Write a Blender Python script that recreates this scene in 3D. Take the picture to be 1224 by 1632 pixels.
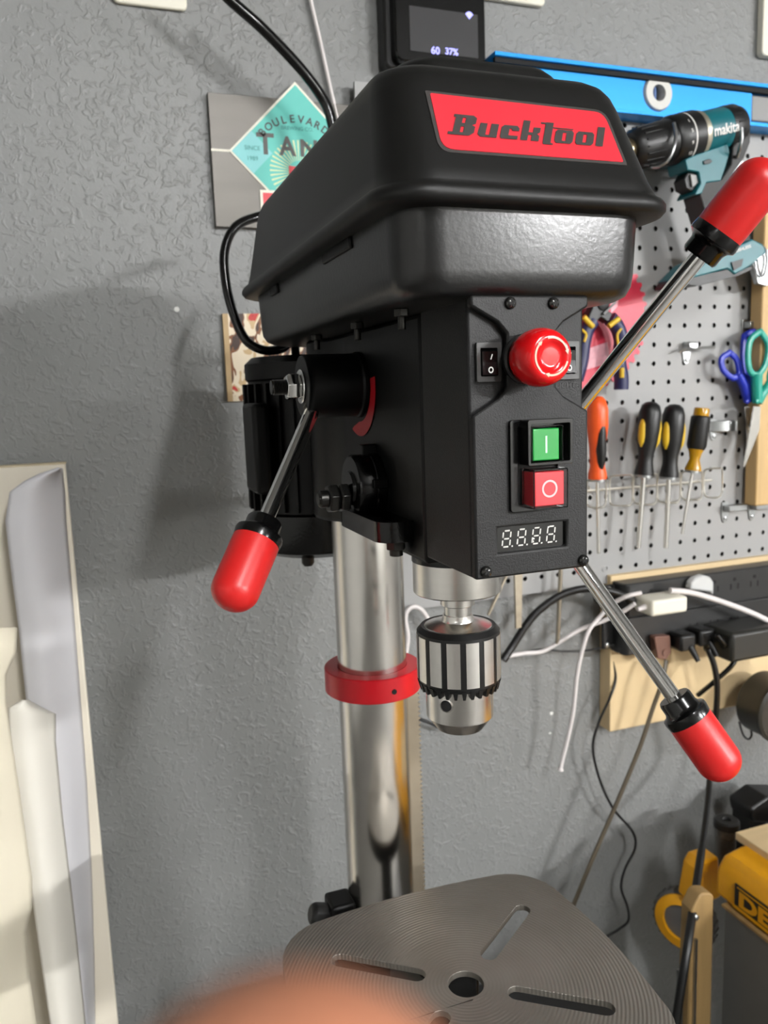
import bpy, bmesh, math, random
from math import sin, cos, pi, radians, sqrt, atan2
from mathutils import Vector, Matrix
from mathutils.geometry import tessellate_polygon
random.seed(7)
for o in list(bpy.data.objects): bpy.data.objects.remove(o)
SC = bpy.context.scene
COL = SC.collection
E = 1.60                      # eye height above the floor; geometry below is written with z = 0 at eye height

# ------------------------------------------------------------------ camera
CAMP = Vector((-.20585, -.44571, 0.0))
F_PX, YAW, PITCH, ROLL = 1272.216, radians(19.6214), radians(8.4848), radians(2.0341)
FW = Vector((sin(YAW)*cos(PITCH), cos(YAW)*cos(PITCH), -sin(PITCH)))
_r0 = Vector((cos(YAW), -sin(YAW), 0)); _u0 = _r0.cross(FW)
RT = _r0*cos(ROLL) - _u0*sin(ROLL); UP = _r0*sin(ROLL) + _u0*cos(ROLL)
cd = bpy.data.cameras.new('camera'); cam = bpy.data.objects.new('camera', cd); COL.objects.link(cam)
cd.sensor_fit = 'HORIZONTAL'; cd.sensor_width = 36; cd.lens = 36*F_PX/1224
cd.clip_start = .004; cd.clip_end = 50
M = Matrix((RT, UP, -FW)).transposed().to_4x4(); M.translation = CAMP + Vector((0, 0, E))
cam.matrix_world = M
cd.dof.use_dof = True; cd.dof.focus_distance = .44; cd.dof.aperture_fstop = cd.lens/2.0
SC.camera = cam

# ------------------------------------------------------------------ world, exposure
w = bpy.data.worlds.new('world'); SC.world = w; w.use_nodes = True
w.node_tree.nodes['Background'].inputs[0].default_value = (.6, .62, .65, 1)
w.node_tree.nodes['Background'].inputs[1].default_value = .05
SC.view_settings.view_transform = 'Standard'; SC.view_settings.look = 'None'
SC.view_settings.gamma = 1; SC.view_settings.use_curve_mapping = False
SC.view_settings.exposure = 0.02
SC.cycles.max_bounces = 8; SC.cycles.use_denoising = True
SC.cycles.sample_clamp_indirect = 6
# ceiling shop lights, each a bare tube: (x, y, direction of the tube, half length, strength)
LAMPS = [(4.5, -3.3, (1, 0), .6, 450.0), (2.9, -4.3, (1, 0), .45, 1000.0), (.20, -1.75, (0, 1), .6, 215.0), (-2.7, -3.4, (0, 1), .6, 22.0)]

# ------------------------------------------------------------------ helpers
def at(px, py, Y):
    r = FW + RT*((px-612)/F_PX) - UP*((py-816)/F_PX)
    return CAMP + r*((Y-CAMP.y)/r.y)
def atX(px, py, X):
    r = FW + RT*((px-612)/F_PX) - UP*((py-816)/F_PX)
    return CAMP + r*((X-CAMP.x)/r.x)
def atZ(px, py, Z):
    r = FW + RT*((px-612)/F_PX) - UP*((py-816)/F_PX)
    return CAMP + r*(Z/r.z)
def V(*a): return Vector(a)
def lin(h):
    h = h.lstrip('#'); c = [int(h[i:i+2], 16)/255 for i in (0, 2, 4)]
    return tuple((x/12.92 if x <= .04045 else ((x+.055)/1.055)**2.4) for x in c) + (1,)

MATS = {}
def mat(name, col, rough=.5, metal=0, var=0, vscale=30, bump=0, bscale=200, bdist=.001, coat=0, emit=None, estr=0,
        trans=0, spec=.5, aniso=0, stretch=None, col2=None, detail=4, coat_rough=.1):
    if name in MATS: return MATS[name]
    m = bpy.data.materials.new(name); m.use_nodes = True; nt = m.node_tree; N = nt.nodes; L = nt.links
    b = N['Principled BSDF']
    c = lin(col) if isinstance(col, str) else col
    b.inputs['Base Color'].default_value = c; b.inputs['Roughness'].default_value = rough
    b.inputs['Metallic'].default_value = metal; b.inputs['Coat Weight'].default_value = coat
    b.inputs['Coat Roughness'].default_value = coat_rough
    b.inputs['Specular IOR Level'].default_value = spec
    if trans: b.inputs['Transmission Weight'].default_value = trans; b.inputs['IOR'].default_value = 1.3
    if aniso: b.inputs['Anisotropic'].default_value = aniso
    if aniso:
        tg = N.new('ShaderNodeTangent'); tg.direction_type = 'RADIAL'; tg.axis = 'Z'; L.new(tg.outputs[0], b.inputs['Tangent'])
    if emit: b.inputs['Emission Color'].default_value = lin(emit); b.inputs['Emission Strength'].default_value = estr
    tc = N.new('ShaderNodeTexCoord'); src = tc.outputs['Object']
    if stretch:
        mp = N.new('ShaderNodeMapping'); mp.inputs['Scale'].default_value = stretch; L.new(src, mp.inputs[0]); src = mp.outputs[0]
    if var or col2:
        n = N.new('ShaderNodeTexNoise'); n.inputs['Scale'].default_value = vscale; n.inputs['Detail'].default_value = detail
        L.new(src, n.inputs['Vector'])
        r = N.new('ShaderNodeValToRGB'); r.color_ramp.elements[0].position = .3; r.color_ramp.elements[1].position = .7
        c2 = lin(col2) if col2 else tuple(min(1, x*(1+var)) for x in c[:3]) + (1,)
        r.color_ramp.elements[0].color = tuple(x*(1-var) for x in c[:3]) + (1,) if not col2 else c
        r.color_ramp.elements[1].color = c2
        L.new(n.outputs['Fac'], r.inputs[0]); L.new(r.outputs[0], b.inputs['Base Color'])
    if bump:
        n = N.new('ShaderNodeTexNoise'); n.inputs['Scale'].default_value = bscale; n.inputs['Detail'].default_value = 2
        L.new(src, n.inputs['Vector'])
        bm_ = N.new('ShaderNodeBump'); bm_.inputs['Strength'].default_value = bump; bm_.inputs['Distance'].default_value = bdist
        L.new(n.outputs['Fac'], bm_.inputs['Height']); L.new(bm_.outputs[0], b.inputs['Normal'])
    MATS[name] = m
    return m

def frame(o, d, up=None):
    """matrix whose local z is d, origin o"""
    d = Vector(d).normalized()
    up = Vector(up) if up is not None else (Vector((0, 0, 1)) if abs(d.z) < .9 else Vector((0, 1, 0)))
    x = up.cross(d).normalized(); y = d.cross(x)
    m = Matrix((x, y, d)).transposed().to_4x4(); m.translation = Vector(o)
    return m
def circ(n, r, cx=0, cy=0, a0=0): return [(cx+r*cos(a0+2*pi*i/n), cy+r*sin(a0+2*pi*i/n)) for i in range(n)]
def rrect(x0, x1, y0, y1, r, n=6):
    rs = r if isinstance(r, (list, tuple)) else [r]*4     # corners: (x1,y1),(x0,y1),(x0,y0),(x1,y0)
    out = []
    for k, (cx, cy, a) in enumerate(((x1, y1, 0), (x0, y1, pi/2), (x0, y0, pi), (x1, y0, 3*pi/2))):
        rr = rs[k]; sx = -1 if cx == x1 else 1; sy = -1 if cy == y1 else 1
        for i in range(n+1):
            t = a + pi/2*i/n
            out.append((cx+sx*rr+rr*cos(t), cy+sy*rr+rr*sin(t)))
    return out
def catmull(P, k=8):
    P = [Vector(p) for p in P]; out = []
    for i in range(len(P)-1):
        p0 = P[i-1] if i else P[0]*2-P[1]; p1, p2 = P[i], P[i+1]; p3 = P[i+2] if i+2 < len(P) else P[-1]*2-P[-2]
        for j in range(k):
            t = j/k
            out.append(.5*((2*p1)+(p2-p0)*t+(2*p0-5*p1+4*p2-p3)*t*t+(3*p1-p0-3*p2+p3)*t**3))
    out.append(P[-1]); return out

class MB:
    def __init__(s): s.v = []; s.f = []
    def add(s, vs, fs, M=None):
        o = len(s.v)
        s.v += [(M @ Vector(v)) if M is not None else Vector(v) for v in vs]
        s.f += [tuple(i+o for i in f) for f in fs]; return s
    def box(s, a, b, M=None):
        x0, y0, z0 = a; x1, y1, z1 = b
        vs = [(x0,y0,z0),(x1,y0,z0),(x1,y1,z0),(x0,y1,z0),(x0,y0,z1),(x1,y0,z1),(x1,y1,z1),(x0,y1,z1)]
        return s.add(vs, [(0,3,2,1),(4,5,6,7),(0,1,5,4),(1,2,6,5),(2,3,7,6),(3,0,4,7)], M)
    def loft(s, secs, M=None, caps=(True, True)):
        n = len(secs[0]); vs = [p for q in secs for p in q]; fs = []
        for k in range(len(secs)-1):
            for i in range(n):
                j = (i+1) % n; fs.append((k*n+i, k*n+j, (k+1)*n+j, (k+1)*n+i))
        if caps[0]: fs.append(tuple(reversed(range(n))))
        if caps[1]: fs.append(tuple(range((len(secs)-1)*n, len(secs)*n)))
        return s.add(vs, fs, M)
    def lathe(s, prof, M=None, n=32, a0=0):
        """profile of (radius, height) along local z; radius 0 closes to a point"""
        vs = []; fs = []; rings = []
        for r, h in prof:
            if r < 1e-7: rings.append([len(vs)]); vs.append((0, 0, h))
            else:
                rings.append(list(range(len(vs), len(vs)+n))); vs += [(r*cos(a0+2*pi*i/n), r*sin(a0+2*pi*i/n), h) for i in range(n)]
        for A, B in zip(rings, rings[1:]):
            for i in range(n):
                j = (i+1) % n
                if len(A) == 1 and len(B) == 1: continue
                if len(A) == 1: fs.append((A[0], B[j], B[i]))
                elif len(B) == 1: fs.append((A[i], A[j], B[0]))
                else: fs.append((A[i], A[j], B[j], B[i]))
        if len(rings[0]) > 1 and prof[0] != prof[-1]: fs.append(tuple(reversed(rings[0])))
        if len(rings[-1]) > 1 and prof[0] != prof[-1]: fs.append(tuple(rings[-1]))
        return s.add(vs, fs, M)
    def cyl(s, a, b, r, n=20, r2=None):
        a = Vector(a); b = Vector(b); L_ = (b-a).length
        return s.lathe([(r, 0), (r if r2 is None else r2, L_)], frame(a, b-a), n)
    def tube(s, path, r, n=10, flat=None):
        path = [Vector(p) for p in path]; secs = []
        prev = None
        for i, p in enumerate(path):
            d = (path[min(i+1, len(path)-1)]-path[max(i-1, 0)]).normalized()
            if prev is None:
                u = Vector((0, 0, 1)) if abs(d.z) < .8 else Vector((0, 1, 0)); x = u.cross(d).normalized()
            else: x = (prev - d*prev.dot(d)).normalized()
            prev = x; y = d.cross(x); rr = r[i] if isinstance(r, (list, tuple)) else r
            fx = flat or 1
            secs.append([p+x*(rr*fx*cos(2*pi*k/n))+y*(rr*sin(2*pi*k/n)) for k in range(n)])
        return s.loft(secs)
    def prism(s, poly, h0, h1, M=None, holes=()):
        """polygon in local xy extruded between two heights, with optional holes"""
        loops = [[(p[0], p[1]) for p in poly]] + [list(h) for h in holes]
        flat = [p for l in loops for p in l]; n = len(flat)
        vs = [(p[0], p[1], h0) for p in flat] + [(p[0], p[1], h1) for p in flat]; fs = []
        if holes:
            tris = tessellate_polygon([[Vector((p[0], p[1], 0)) for p in l] for l in loops])
        else: tris = None
        area = sum(loops[0][i][0]*loops[0][(i+1) % len(loops[0])][1]-loops[0][(i+1) % len(loops[0])][0]*loops[0][i][1] for i in range(len(loops[0])))
        if tris:
            for t in tris: fs.append(tuple(i+n for i in t)); fs.append(tuple(reversed(t)))
        else:
            fs.append(tuple(range(n, 2*n))); fs.append(tuple(reversed(range(n))))
        o = 0
        for l in loops:
            for i in range(len(l)):
                j = (i+1) % len(l); fs.append((o+i, o+j, n+o+j, n+o+i))
            o += len(l)
        return s.add(vs, fs, M)
    def build(s, name, m, parent=None, bevel=0, seg=2, smooth=38, fixn=True):
        vs = [v + Vector((0, 0, E)) for v in s.v]
        xs = [v.x for v in vs]; ys = [v.y for v in vs]; zs = [v.z for v in vs]
        o = Vector(((min(xs)+max(xs))/2, (min(ys)+max(ys))/2, min(zs)))
        me = bpy.data.meshes.new(name); me.from_pydata([v-o for v in vs], [], s.f); me.update()
        if fixn:
            bm = bmesh.new(); bm.from_mesh(me); bmesh.ops.recalc_face_normals(bm, faces=bm.faces); bm.to_mesh(me); bm.free()
        if smooth:
            me.polygons.foreach_set('use_smooth', [True]*len(me.polygons)); me.set_sharp_from_angle(angle=radians(smooth))
        me.materials.append(m)
        ob = bpy.data.objects.new(name, me); COL.objects.link(ob); ob.location = o
        if parent is not None: setparent(ob, parent)
        if bevel:
            bv = ob.modifiers.new('bevel', 'BEVEL'); bv.width = bevel; bv.segments = seg; bv.limit_method = 'ANGLE'; bv.angle_limit = radians(35)
            bv.harden_normals = False
        return ob
WORLDLOC = {}
def wloc(o):
    l = o.location.copy()
    while o.parent: o = o.parent; l += o.location
    return l
def setparent(ob, parent):
    ob.location = ob.location - wloc(parent); ob.parent = parent
def tag(o, label, cat=None, group=None, kind=None):
    if label: o['label'] = label
    if cat: o['category'] = cat
    if group: o['group'] = group
    if kind: o['kind'] = kind
    return o
def thing(name, label, cat, loc, group=None):
    o = bpy.data.objects.new(name, None); COL.objects.link(o); o.location = Vector(loc)+Vector((0, 0, E)); o.empty_display_size = .02
    return tag(o, label, cat, group)
def struct(o): o['kind'] = 'structure'; return o
def text(name, s, c, right, up, h, m, parent, bold=0, shear=0, ext=.0002, width=None, space=1.0):
    """lettering whose cap height is h, centred on c"""
    cu = bpy.data.curves.new(name, 'FONT'); cu.body = s; cu.align_x = 'CENTER'; cu.size = 1; cu.shear = shear; cu.offset = bold
    cu.space_character = space; cu.resolution_u = 3
    t = bpy.data.objects.new(name, cu); COL.objects.link(t)
    me = bpy.data.meshes.new_from_object(t.evaluated_get(bpy.context.evaluated_depsgraph_get()))
    bpy.data.objects.remove(t); bpy.data.curves.remove(cu)
    xs = [v.co.x for v in me.vertices]; ys = [v.co.y for v in me.vertices]
    if not xs: return None
    k = h/.73; cx = (min(xs)+max(xs))/2
    kx = width/(max(xs)-min(xs)) if width else k
    right = Vector(right).normalized(); up = Vector(up); up = (up-right*up.dot(right)).normalized(); nn = right.cross(up)
    b = MB(); vs = [Vector(c)+right*((v.co.x-cx)*kx)+up*((v.co.y-.365)*k)+nn*ext for v in me.vertices]
    b.add(vs, [tuple(p.vertices) for p in me.polygons])
    bpy.data.meshes.remove(me)
    return b.build(name, m, parent, smooth=0, fixn=False)

# ------------------------------------------------------------------ materials
def wall_material():
    m = bpy.data.materials.new('textured_wall_paint'); m.use_nodes = True; nt = m.node_tree; N = nt.nodes; L = nt.links; b = N['Principled BSDF']
    tc = N.new('ShaderNodeTexCoord')
    n1 = N.new('ShaderNodeTexNoise'); n1.inputs['Scale'].default_value = 115; n1.inputs['Detail'].default_value = 2.5; n1.inputs['Distortion'].default_value = .8
    n2 = N.new('ShaderNodeTexNoise'); n2.inputs['Scale'].default_value = 290; n2.inputs['Detail'].default_value = 2
    n3 = N.new('ShaderNodeTexNoise'); n3.inputs['Scale'].default_value = 3; n3.inputs['Detail'].default_value = 3
    for n in (n1, n2, n3): L.new(tc.outputs['Object'], n.inputs['Vector'])
    r = N.new('ShaderNodeValToRGB'); r.color_ramp.elements[0].position = .50; r.color_ramp.elements[1].position = .66
    L.new(n1.outputs['Fac'], r.inputs[0])
    mx = N.new('ShaderNodeMath'); mx.operation = 'MULTIPLY_ADD'; mx.inputs[1].default_value = .22
    L.new(n2.outputs['Fac'], mx.inputs[0]); L.new(r.outputs[0], mx.inputs[2])
    bp = N.new('ShaderNodeBump'); bp.inputs['Strength'].default_value = .45; bp.inputs['Distance'].default_value = .0017
    L.new(mx.outputs[0], bp.inputs['Height']); L.new(bp.outputs[0], b.inputs['Normal'])
    # paint colour with a few chipped white specks
    cr = N.new('ShaderNodeValToRGB'); cr.color_ramp.elements[0].position = .3; cr.color_ramp.elements[1].position = .7
    cr.color_ramp.elements[0].color = lin('7d7e7d'); cr.color_ramp.elements[1].color = lin('838483')
    L.new(n3.outputs['Fac'], cr.inputs[0])
    vo = N.new('ShaderNodeTexVoronoi'); vo.inputs['Scale'].default_value = 26; L.new(tc.outputs['Object'], vo.inputs['Vector'])
    lt = N.new('ShaderNodeMath'); lt.operation = 'LESS_THAN'; lt.inputs[1].default_value = .075; L.new(vo.outputs['Distance'], lt.inputs[0])
    n4 = N.new('ShaderNodeTexNoise'); n4.inputs['Scale'].default_value = 5; L.new(tc.outputs['Object'], n4.inputs['Vector'])
    gt = N.new('ShaderNodeMath'); gt.operation = 'GREATER_THAN'; gt.inputs[1].default_value = .63; L.new(n4.outputs['Fac'], gt.inputs[0])
    ml = N.new('ShaderNodeMath'); ml.operation = 'MULTIPLY'; L.new(lt.outputs[0], ml.inputs[0]); L.new(gt.outputs[0], ml.inputs[1])
    mi = N.new('ShaderNodeMix'); mi.data_type = 'RGBA'; L.new(ml.outputs[0], mi.inputs[0]); L.new(cr.outputs[0], mi.inputs[6]); mi.inputs[7].default_value = lin('d8d8d4')
    L.new(mi.outputs[2], b.inputs['Base Color'])
    b.inputs['Roughness'].default_value = .42; b.inputs['Specular IOR Level'].default_value = .45
    return m
def table_material():
    m = bpy.data.materials.new('turned_cast_iron'); m.use_nodes = True; nt = m.node_tree; N = nt.nodes; L = nt.links; b = N['Principled BSDF']
    tc = N.new('ShaderNodeTexCoord'); mp = N.new('ShaderNodeMapping'); L.new(tc.outputs['Object'], mp.inputs[0])
    ln = N.new('ShaderNodeVectorMath'); ln.operation = 'LENGTH'
    sp = N.new('ShaderNodeSeparateXYZ'); cb = N.new('ShaderNodeCombineXYZ'); L.new(mp.outputs[0], sp.inputs[0])
    L.new(sp.outputs[0], cb.inputs[0]); L.new(sp.outputs[1], cb.inputs[1]); L.new(cb.outputs[0], ln.inputs[0])
    fr = N.new('ShaderNodeMath'); fr.operation = 'MULTIPLY'; fr.inputs[1].default_value = 2*pi/.0026; L.new(ln.outputs['Value'], fr.inputs[0])
    sn = N.new('ShaderNodeMath'); sn.operation = 'SINE'; L.new(fr.outputs[0], sn.inputs[0])
    # grooves get coarser toward the rim
    mr = N.new('ShaderNodeMapRange'); mr.inputs[1].default_value = .03; mr.inputs[2].default_value = .115; mr.inputs[3].default_value = .12; mr.inputs[4].default_value = 1
    L.new(ln.outputs['Value'], mr.inputs[0])
    ml = N.new('ShaderNodeMath'); ml.operation = 'MULTIPLY'; L.new(sn.outputs[0], ml.inputs[0]); L.new(mr.outputs[0], ml.inputs[1])
    n2 = N.new('ShaderNodeTexNoise'); n2.inputs['Scale'].default_value = 25; L.new(tc.outputs['Object'], n2.inputs['Vector'])
    bp = N.new('ShaderNodeBump'); bp.inputs['Strength'].default_value = .45; bp.inputs['Distance'].default_value = .0005
    L.new(ml.outputs[0], bp.inputs['Height']); L.new(bp.outputs[0], b.inputs['Normal'])
    cr = N.new('ShaderNodeValToRGB'); cr.color_ramp.elements[0].color = lin('88837b'); cr.color_ramp.elements[1].color = lin('9d9890'); L.new(n2.outputs['Fac'], cr.inputs[0])
    L.new(cr.outputs[0], b.inputs['Base Color'])
    b.inputs['Metallic'].default_value = .85; b.inputs['Roughness'].default_value = .42; b.inputs['Anisotropic'].default_value = .5
    tg = N.new('ShaderNodeTangent'); tg.direction_type = 'RADIAL'; tg.axis = 'Z'; L.new(tg.outputs[0], b.inputs['Tangent'])
    return m
M_wall = wall_material(); M_table = table_material()
M_ceil = mat('ceiling_white', '8b8a88', .8, bump=.2, bscale=120)
M_white_wall = mat('white_painted_wall', '8d8c89', .7, var=.04, vscale=2)
M_door = mat('white_panelling', 'd6d5d0', .6, var=.03, vscale=2)
M_floor = mat('concrete', '6f6d69', .6, var=.15, vscale=6, bump=.2, bscale=80)
M_lid = mat('black_satin_plastic', '121211', .45, spec=.28, bump=.06, bscale=900, bdist=.0003)
M_box = mat('black_gloss_paint', '0e0e0e', .28, spec=.6, bump=.22, bscale=420, bdist=.0004)
M_panel = mat('black_grained_plastic', '141414', .5, spec=.36, bump=.5, bscale=1400, bdist=.0004)
M_cast = mat('black_cast_paint', '070707', .42, spec=.25, bump=.12, bscale=500, bdist=.0004)
M_castg = mat('black_cast_gloss', '070707', .2, spec=.4, bump=.2, bscale=500, bdist=.0005)
M_black = mat('black_rubber', '0d0d0d', .42, var=.1)
M_blackg = mat('black_gloss_plastic', '090909', .18, var=.1)
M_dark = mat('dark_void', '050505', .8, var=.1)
M_steel = mat('brushed_steel', 'dcd9d4', .19, 1, var=.03, vscale=60, aniso=.8)
M_steel2 = mat('turned_steel', 'e0ddd8', .22, 1, var=.03, vscale=300, stretch=(.02, .02, 1), aniso=.7)
M_slat = mat('ground_steel_strip', 'e4e1dc', .33, 1, var=.04, vscale=90)
M_chrome = mat('chrome', 'eeeeec', .06, 1, var=.02)
M_zinc = mat('zinc_plate', 'a9abab', .32, 1, var=.08, vscale=90)
M_wire = mat('plated_wire', 'd9d6cc', .35, .55, var=.05)
M_oxide = mat('black_oxide_steel', '3a3937', .34, .9, var=.1, vscale=90)
M_screw = mat('dark_nickel', '4a4a48', .25, .9, var=.05)
M_redknob = mat('red_soft_plastic', 'c8201f', .36, spec=.45, bump=.05, bscale=900, bdist=.0002)
M_redestop = mat('red_gloss_plastic', 'd20f14', .16, spec=.5, var=.05)
M_redcol = mat('red_paint', 'c4101f', .3, var=.05)
M_sticker = mat('sticker_red', 'd52a37', .4, var=.03)
M_swoosh = mat('swoosh_red', 'a5121e', .35, var=.03)
M_print = mat('print_black', '1d1b1c', .5, var=.1)
M_border = mat('print_charcoal', '35312f', .5, var=.1)
M_white = mat('print_white', 'e9e7e2', .5, var=.03)
M_seg = mat('segment_white', 'c4c2bd', .5, var=.03)
M_cream = mat('print_cream', 'f0b9a0', .5, var=.03)
M_green = mat('green_button', '178d38', .3, var=.05)
M_redbtn = mat('red_button', 'cb3a41', .3, var=.05)
M_clear = mat('clear_cover', 'ffffff', .05, trans=1, spec=.5)
M_peg = mat('grey_painted_hardboard', '999998', .5, var=.03, vscale=8, bump=.05, bscale=200)
M_blue = mat('blue_anodised', '0f8fe0', .34, .35, var=.06, vscale=40, stretch=(.05, 1, 1))
M_teal = mat('teal_plastic', '0f636c', .38, var=.05)
M_wood = mat('plywood', 'd8bf94', .55, var=.10, vscale=14, stretch=(.6, 3, .5), detail=6)
M_woodr = mat('pine', 'c9a873', .55, var=.14, vscale=18, stretch=(3, 3, .3), detail=6)
M_wdark = mat('worn_pine', '967a4e', .6, var=.2, vscale=20, stretch=(3, 3, .3), detail=6)
M_yellow = mat('yellow_plastic', 'e8a410', .35, var=.05)
M_wcable = mat('white_cable', 'dcd6d4', .45, var=.03)
M_ivory = mat('ivory_plastic', 'e6e2d2', .4, var=.03)

# ------------------------------------------------------------------ room
WY = .492                    # back wall
def slab(name, a, b, m): return struct(MB().box(a, b).build(name, m, smooth=0))
slab('wall_back', (-3.1, WY, -E), (6.2, WY+.1, 1.0), M_wall)
slab('wall_left', (-3.2, -6.0, -E), (-3.1, WY+.1, 1.0), M_door)
slab('wall_right', (6.2, -6.0, -E), (6.3, WY+.1, 1.0), M_white_wall)
slab('wall_front', (-3.2, -6.1, -E), (6.3, -6.0, 1.0), M_door)
slab('floor', (-3.2, -6.1, -E-.1), (6.3, WY+.1, -E), M_floor)
slab('ceiling', (-3.2, -6.1, 1.0), (6.3, WY+.1, 1.1), M_ceil)
names = ['long tube light on the ceiling at the far right side', 'long tube light on the ceiling near the front wall',
         'tube light on the ceiling nearest the drill press', 'long tube light on the ceiling at the left side']
for i, (x, y, dr_, hl, st) in enumerate(LAMPS):
    t = thing('ceiling_light', names[i], 'ceiling light', (x, y, .885), 'ceiling shop lights')
    ML = frame((x, y, 0), (dr_[0], dr_[1], 0), (0, 0, 1))
    MB().box((-.05, .965, -hl-.03), (.05, 1.0, hl+.03), ML).build('housing', M_ceil, t, bevel=.004)
    for e in (-1, 1): MB().box((-.02, .885, e*hl-.012), (.02, .97, e*hl+.012), ML).build('socket', M_ceil, t, bevel=.003)
    MB().lathe([(.032, -hl+.012), (.032, hl-.012)], frame((x, y, .92), (dr_[0], dr_[1], 0), (0, 0, 1)), 20).build('tube', mat('lamp_tube_%d' % i, 'ffffff', .5, emit='ffffff', estr=st), t)

# ------------------------------------------------------------------ drill press
CY = .1754                   # column axis behind the spindle
ST = -.68                    # top of the stand
st = thing('tool_stand', 'black steel tool stand under the drill press', 'stand', (0, .03, -E))
MB().box((-.17, -.20, ST-.03), (.32, .31, ST)).build('top', mat('stand_paint', '0f0f0f', .5, var=.1), st, bevel=.004)
for sx in (-.15, .30):
    for y in (-.18, .29):
        MB().box((sx-.016, y-.016, -E), (sx+.016, y+.016, ST-.03)).build('leg', MATS['stand_paint'], st)
dp = thing('drill_press', 'black benchtop drill press with red knobs, steel column and belt cover', 'drill press', (0, CY, ST))

def lid_sec(z, hw, yf, yr, r, rr): return [(x, y, z) for x, y in rrect(-hw, hw, yf, yr, (rr, rr, r, r), 8)]
def fr_y(z): return -.0990+(z-.1065)*.503
# lower belt housing
secs = [lid_sec(.0425, .056, -.086, .262, .018, .05), lid_sec(.0432, .0605, -.0905, .267, .020, .05), lid_sec(.0455, .0645, -.0945, .271, .021, .05),
        lid_sec(.050, .0668, -.0965, .274, .022, .05), lid_sec(.056, .0675, -.0972, .275, .022, .05), lid_sec(.088, .0688, -.0985, .277, .022, .05)]
MB().loft(secs).build('belt_housing', M_box, dp, smooth=50)
# lid with rolled lip
L_ = [(.0830, .0770, -.1055, .2835), (.0838, .0790, -.1076, .2855), (.0858, .0803, -.1090, .2868), (.0885, .0803, -.1090, .2868), (.0908, .0792, -.1078, .2855),
      (.0922, .0772, -.1060, .2835), (.0935, .0758, fr_y(.0935)-.0004, .2815), (.100, .0742, fr_y(.100), .279), (.140, .0682, fr_y(.140), .267),
      (.147, .0668, fr_y(.147)+.0006, .265), (.1515, .0648, fr_y(.1515)+.0022, .262), (.1545, .0618, fr_y(.1545)+.0052, .258), (.1562, .0575, fr_y(.1562)+.0105, .253), (.1566, .050, fr_y(.1566)+.018, .246)]
secs = [lid_sec(z, hw, yf, yr, .026-.06*(z-.083), .05) for z, hw, yf, yr in L_]
lid = MB().loft(secs).build('belt_cover_lid', M_lid, dp, smooth=60)
secs = [lid_sec(z, hw, yf, yr, .02, .04) for z, hw, yf, yr in ((.1555, .0475, -.058, .24), (.163, .0460, -.0555, .239), (.1665, .0435, -.052, .236), (.1678, .039, -.047, .232))]
MB().loft(secs).build('raised_crown', M_lid, lid, smooth=60)
# lid latch on the left side and slot strip
MB().box((-.0702, -.025, .0770), (-.0675, .03, .0835)).build('latch', M_cast, dp, bevel=.001)
MB().box((-.0702, .155, .0765), (-.0675, .180, .0835)).build('latch', M_cast, dp, bevel=.001)
# bolts below the housing
for y in (-.052, .022, .115):
    MB().lathe([(.0042, 0), (.0042, .004)], frame((-.052, y, .0385), (0, 0, 1)), 6).lathe([(.0022, 0), (.0022, .007)], frame((-.052, y, .032), (0, 0, 1)), 10).build('bolt', M_oxide, dp, bevel=.0004)

# sticker on the sloping front of the lid
def stk(x, z, d=.0008):
    y = fr_y(z); n = V(0, -cos(atan2(.503, 1)), sin(atan2(.503, 1)))
    return V(x, y, z)+n*d
def stk_poly(pts, d0, d1):
    b = MB(); k = len(pts)
    b.add([stk(x, z, d0) for x, z in pts]+[stk(x, z, d1) for x, z in pts], [tuple(range(k, 2*k)), tuple(reversed(range(k)))]+[(i, (i+1) % k, k+(i+1) % k, k+i) for i in range(k)])
    return b
def round_poly(P, r, n=5):
    out = []; k = len(P)
    for i in range(k):
        p = Vector(P[i]); a = (Vector(P[i-1])-p).normalized(); c = (Vector(P[(i+1) % k])-p).normalized()
        h = math.acos(max(-1, min(1, a.dot(c))))/2; rr = r[i] if isinstance(r, (list, tuple)) else r
        d = rr/math.tan(h)
        for j in range(n+1):
            t = j/n; q = p+a*d*(1-t)**2+c*d*t**2 if rr else p
            out.append((q.x, q.y))
            if not rr: break
    return out
SX = .0498
b = stk_poly(round_poly([(-SX+.0004, .1375), (SX-.0012, .1362), (SX+.0012, .1062), (-SX, .1062)], [.001, .007, .001, .006]), -.0015, .0003)
sk = b.build('brand_sticker', M_border, lid, smooth=0)
stk_poly(round_poly([(-SX+.0025, .1360), (SX-.003, .1346), (SX-.0008, .1076), (-SX+.0016, .1076)], [.001, .006, .001, .006]), .0002, .0006).build('sticker_field', M_sticker, sk, smooth=0)
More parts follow.
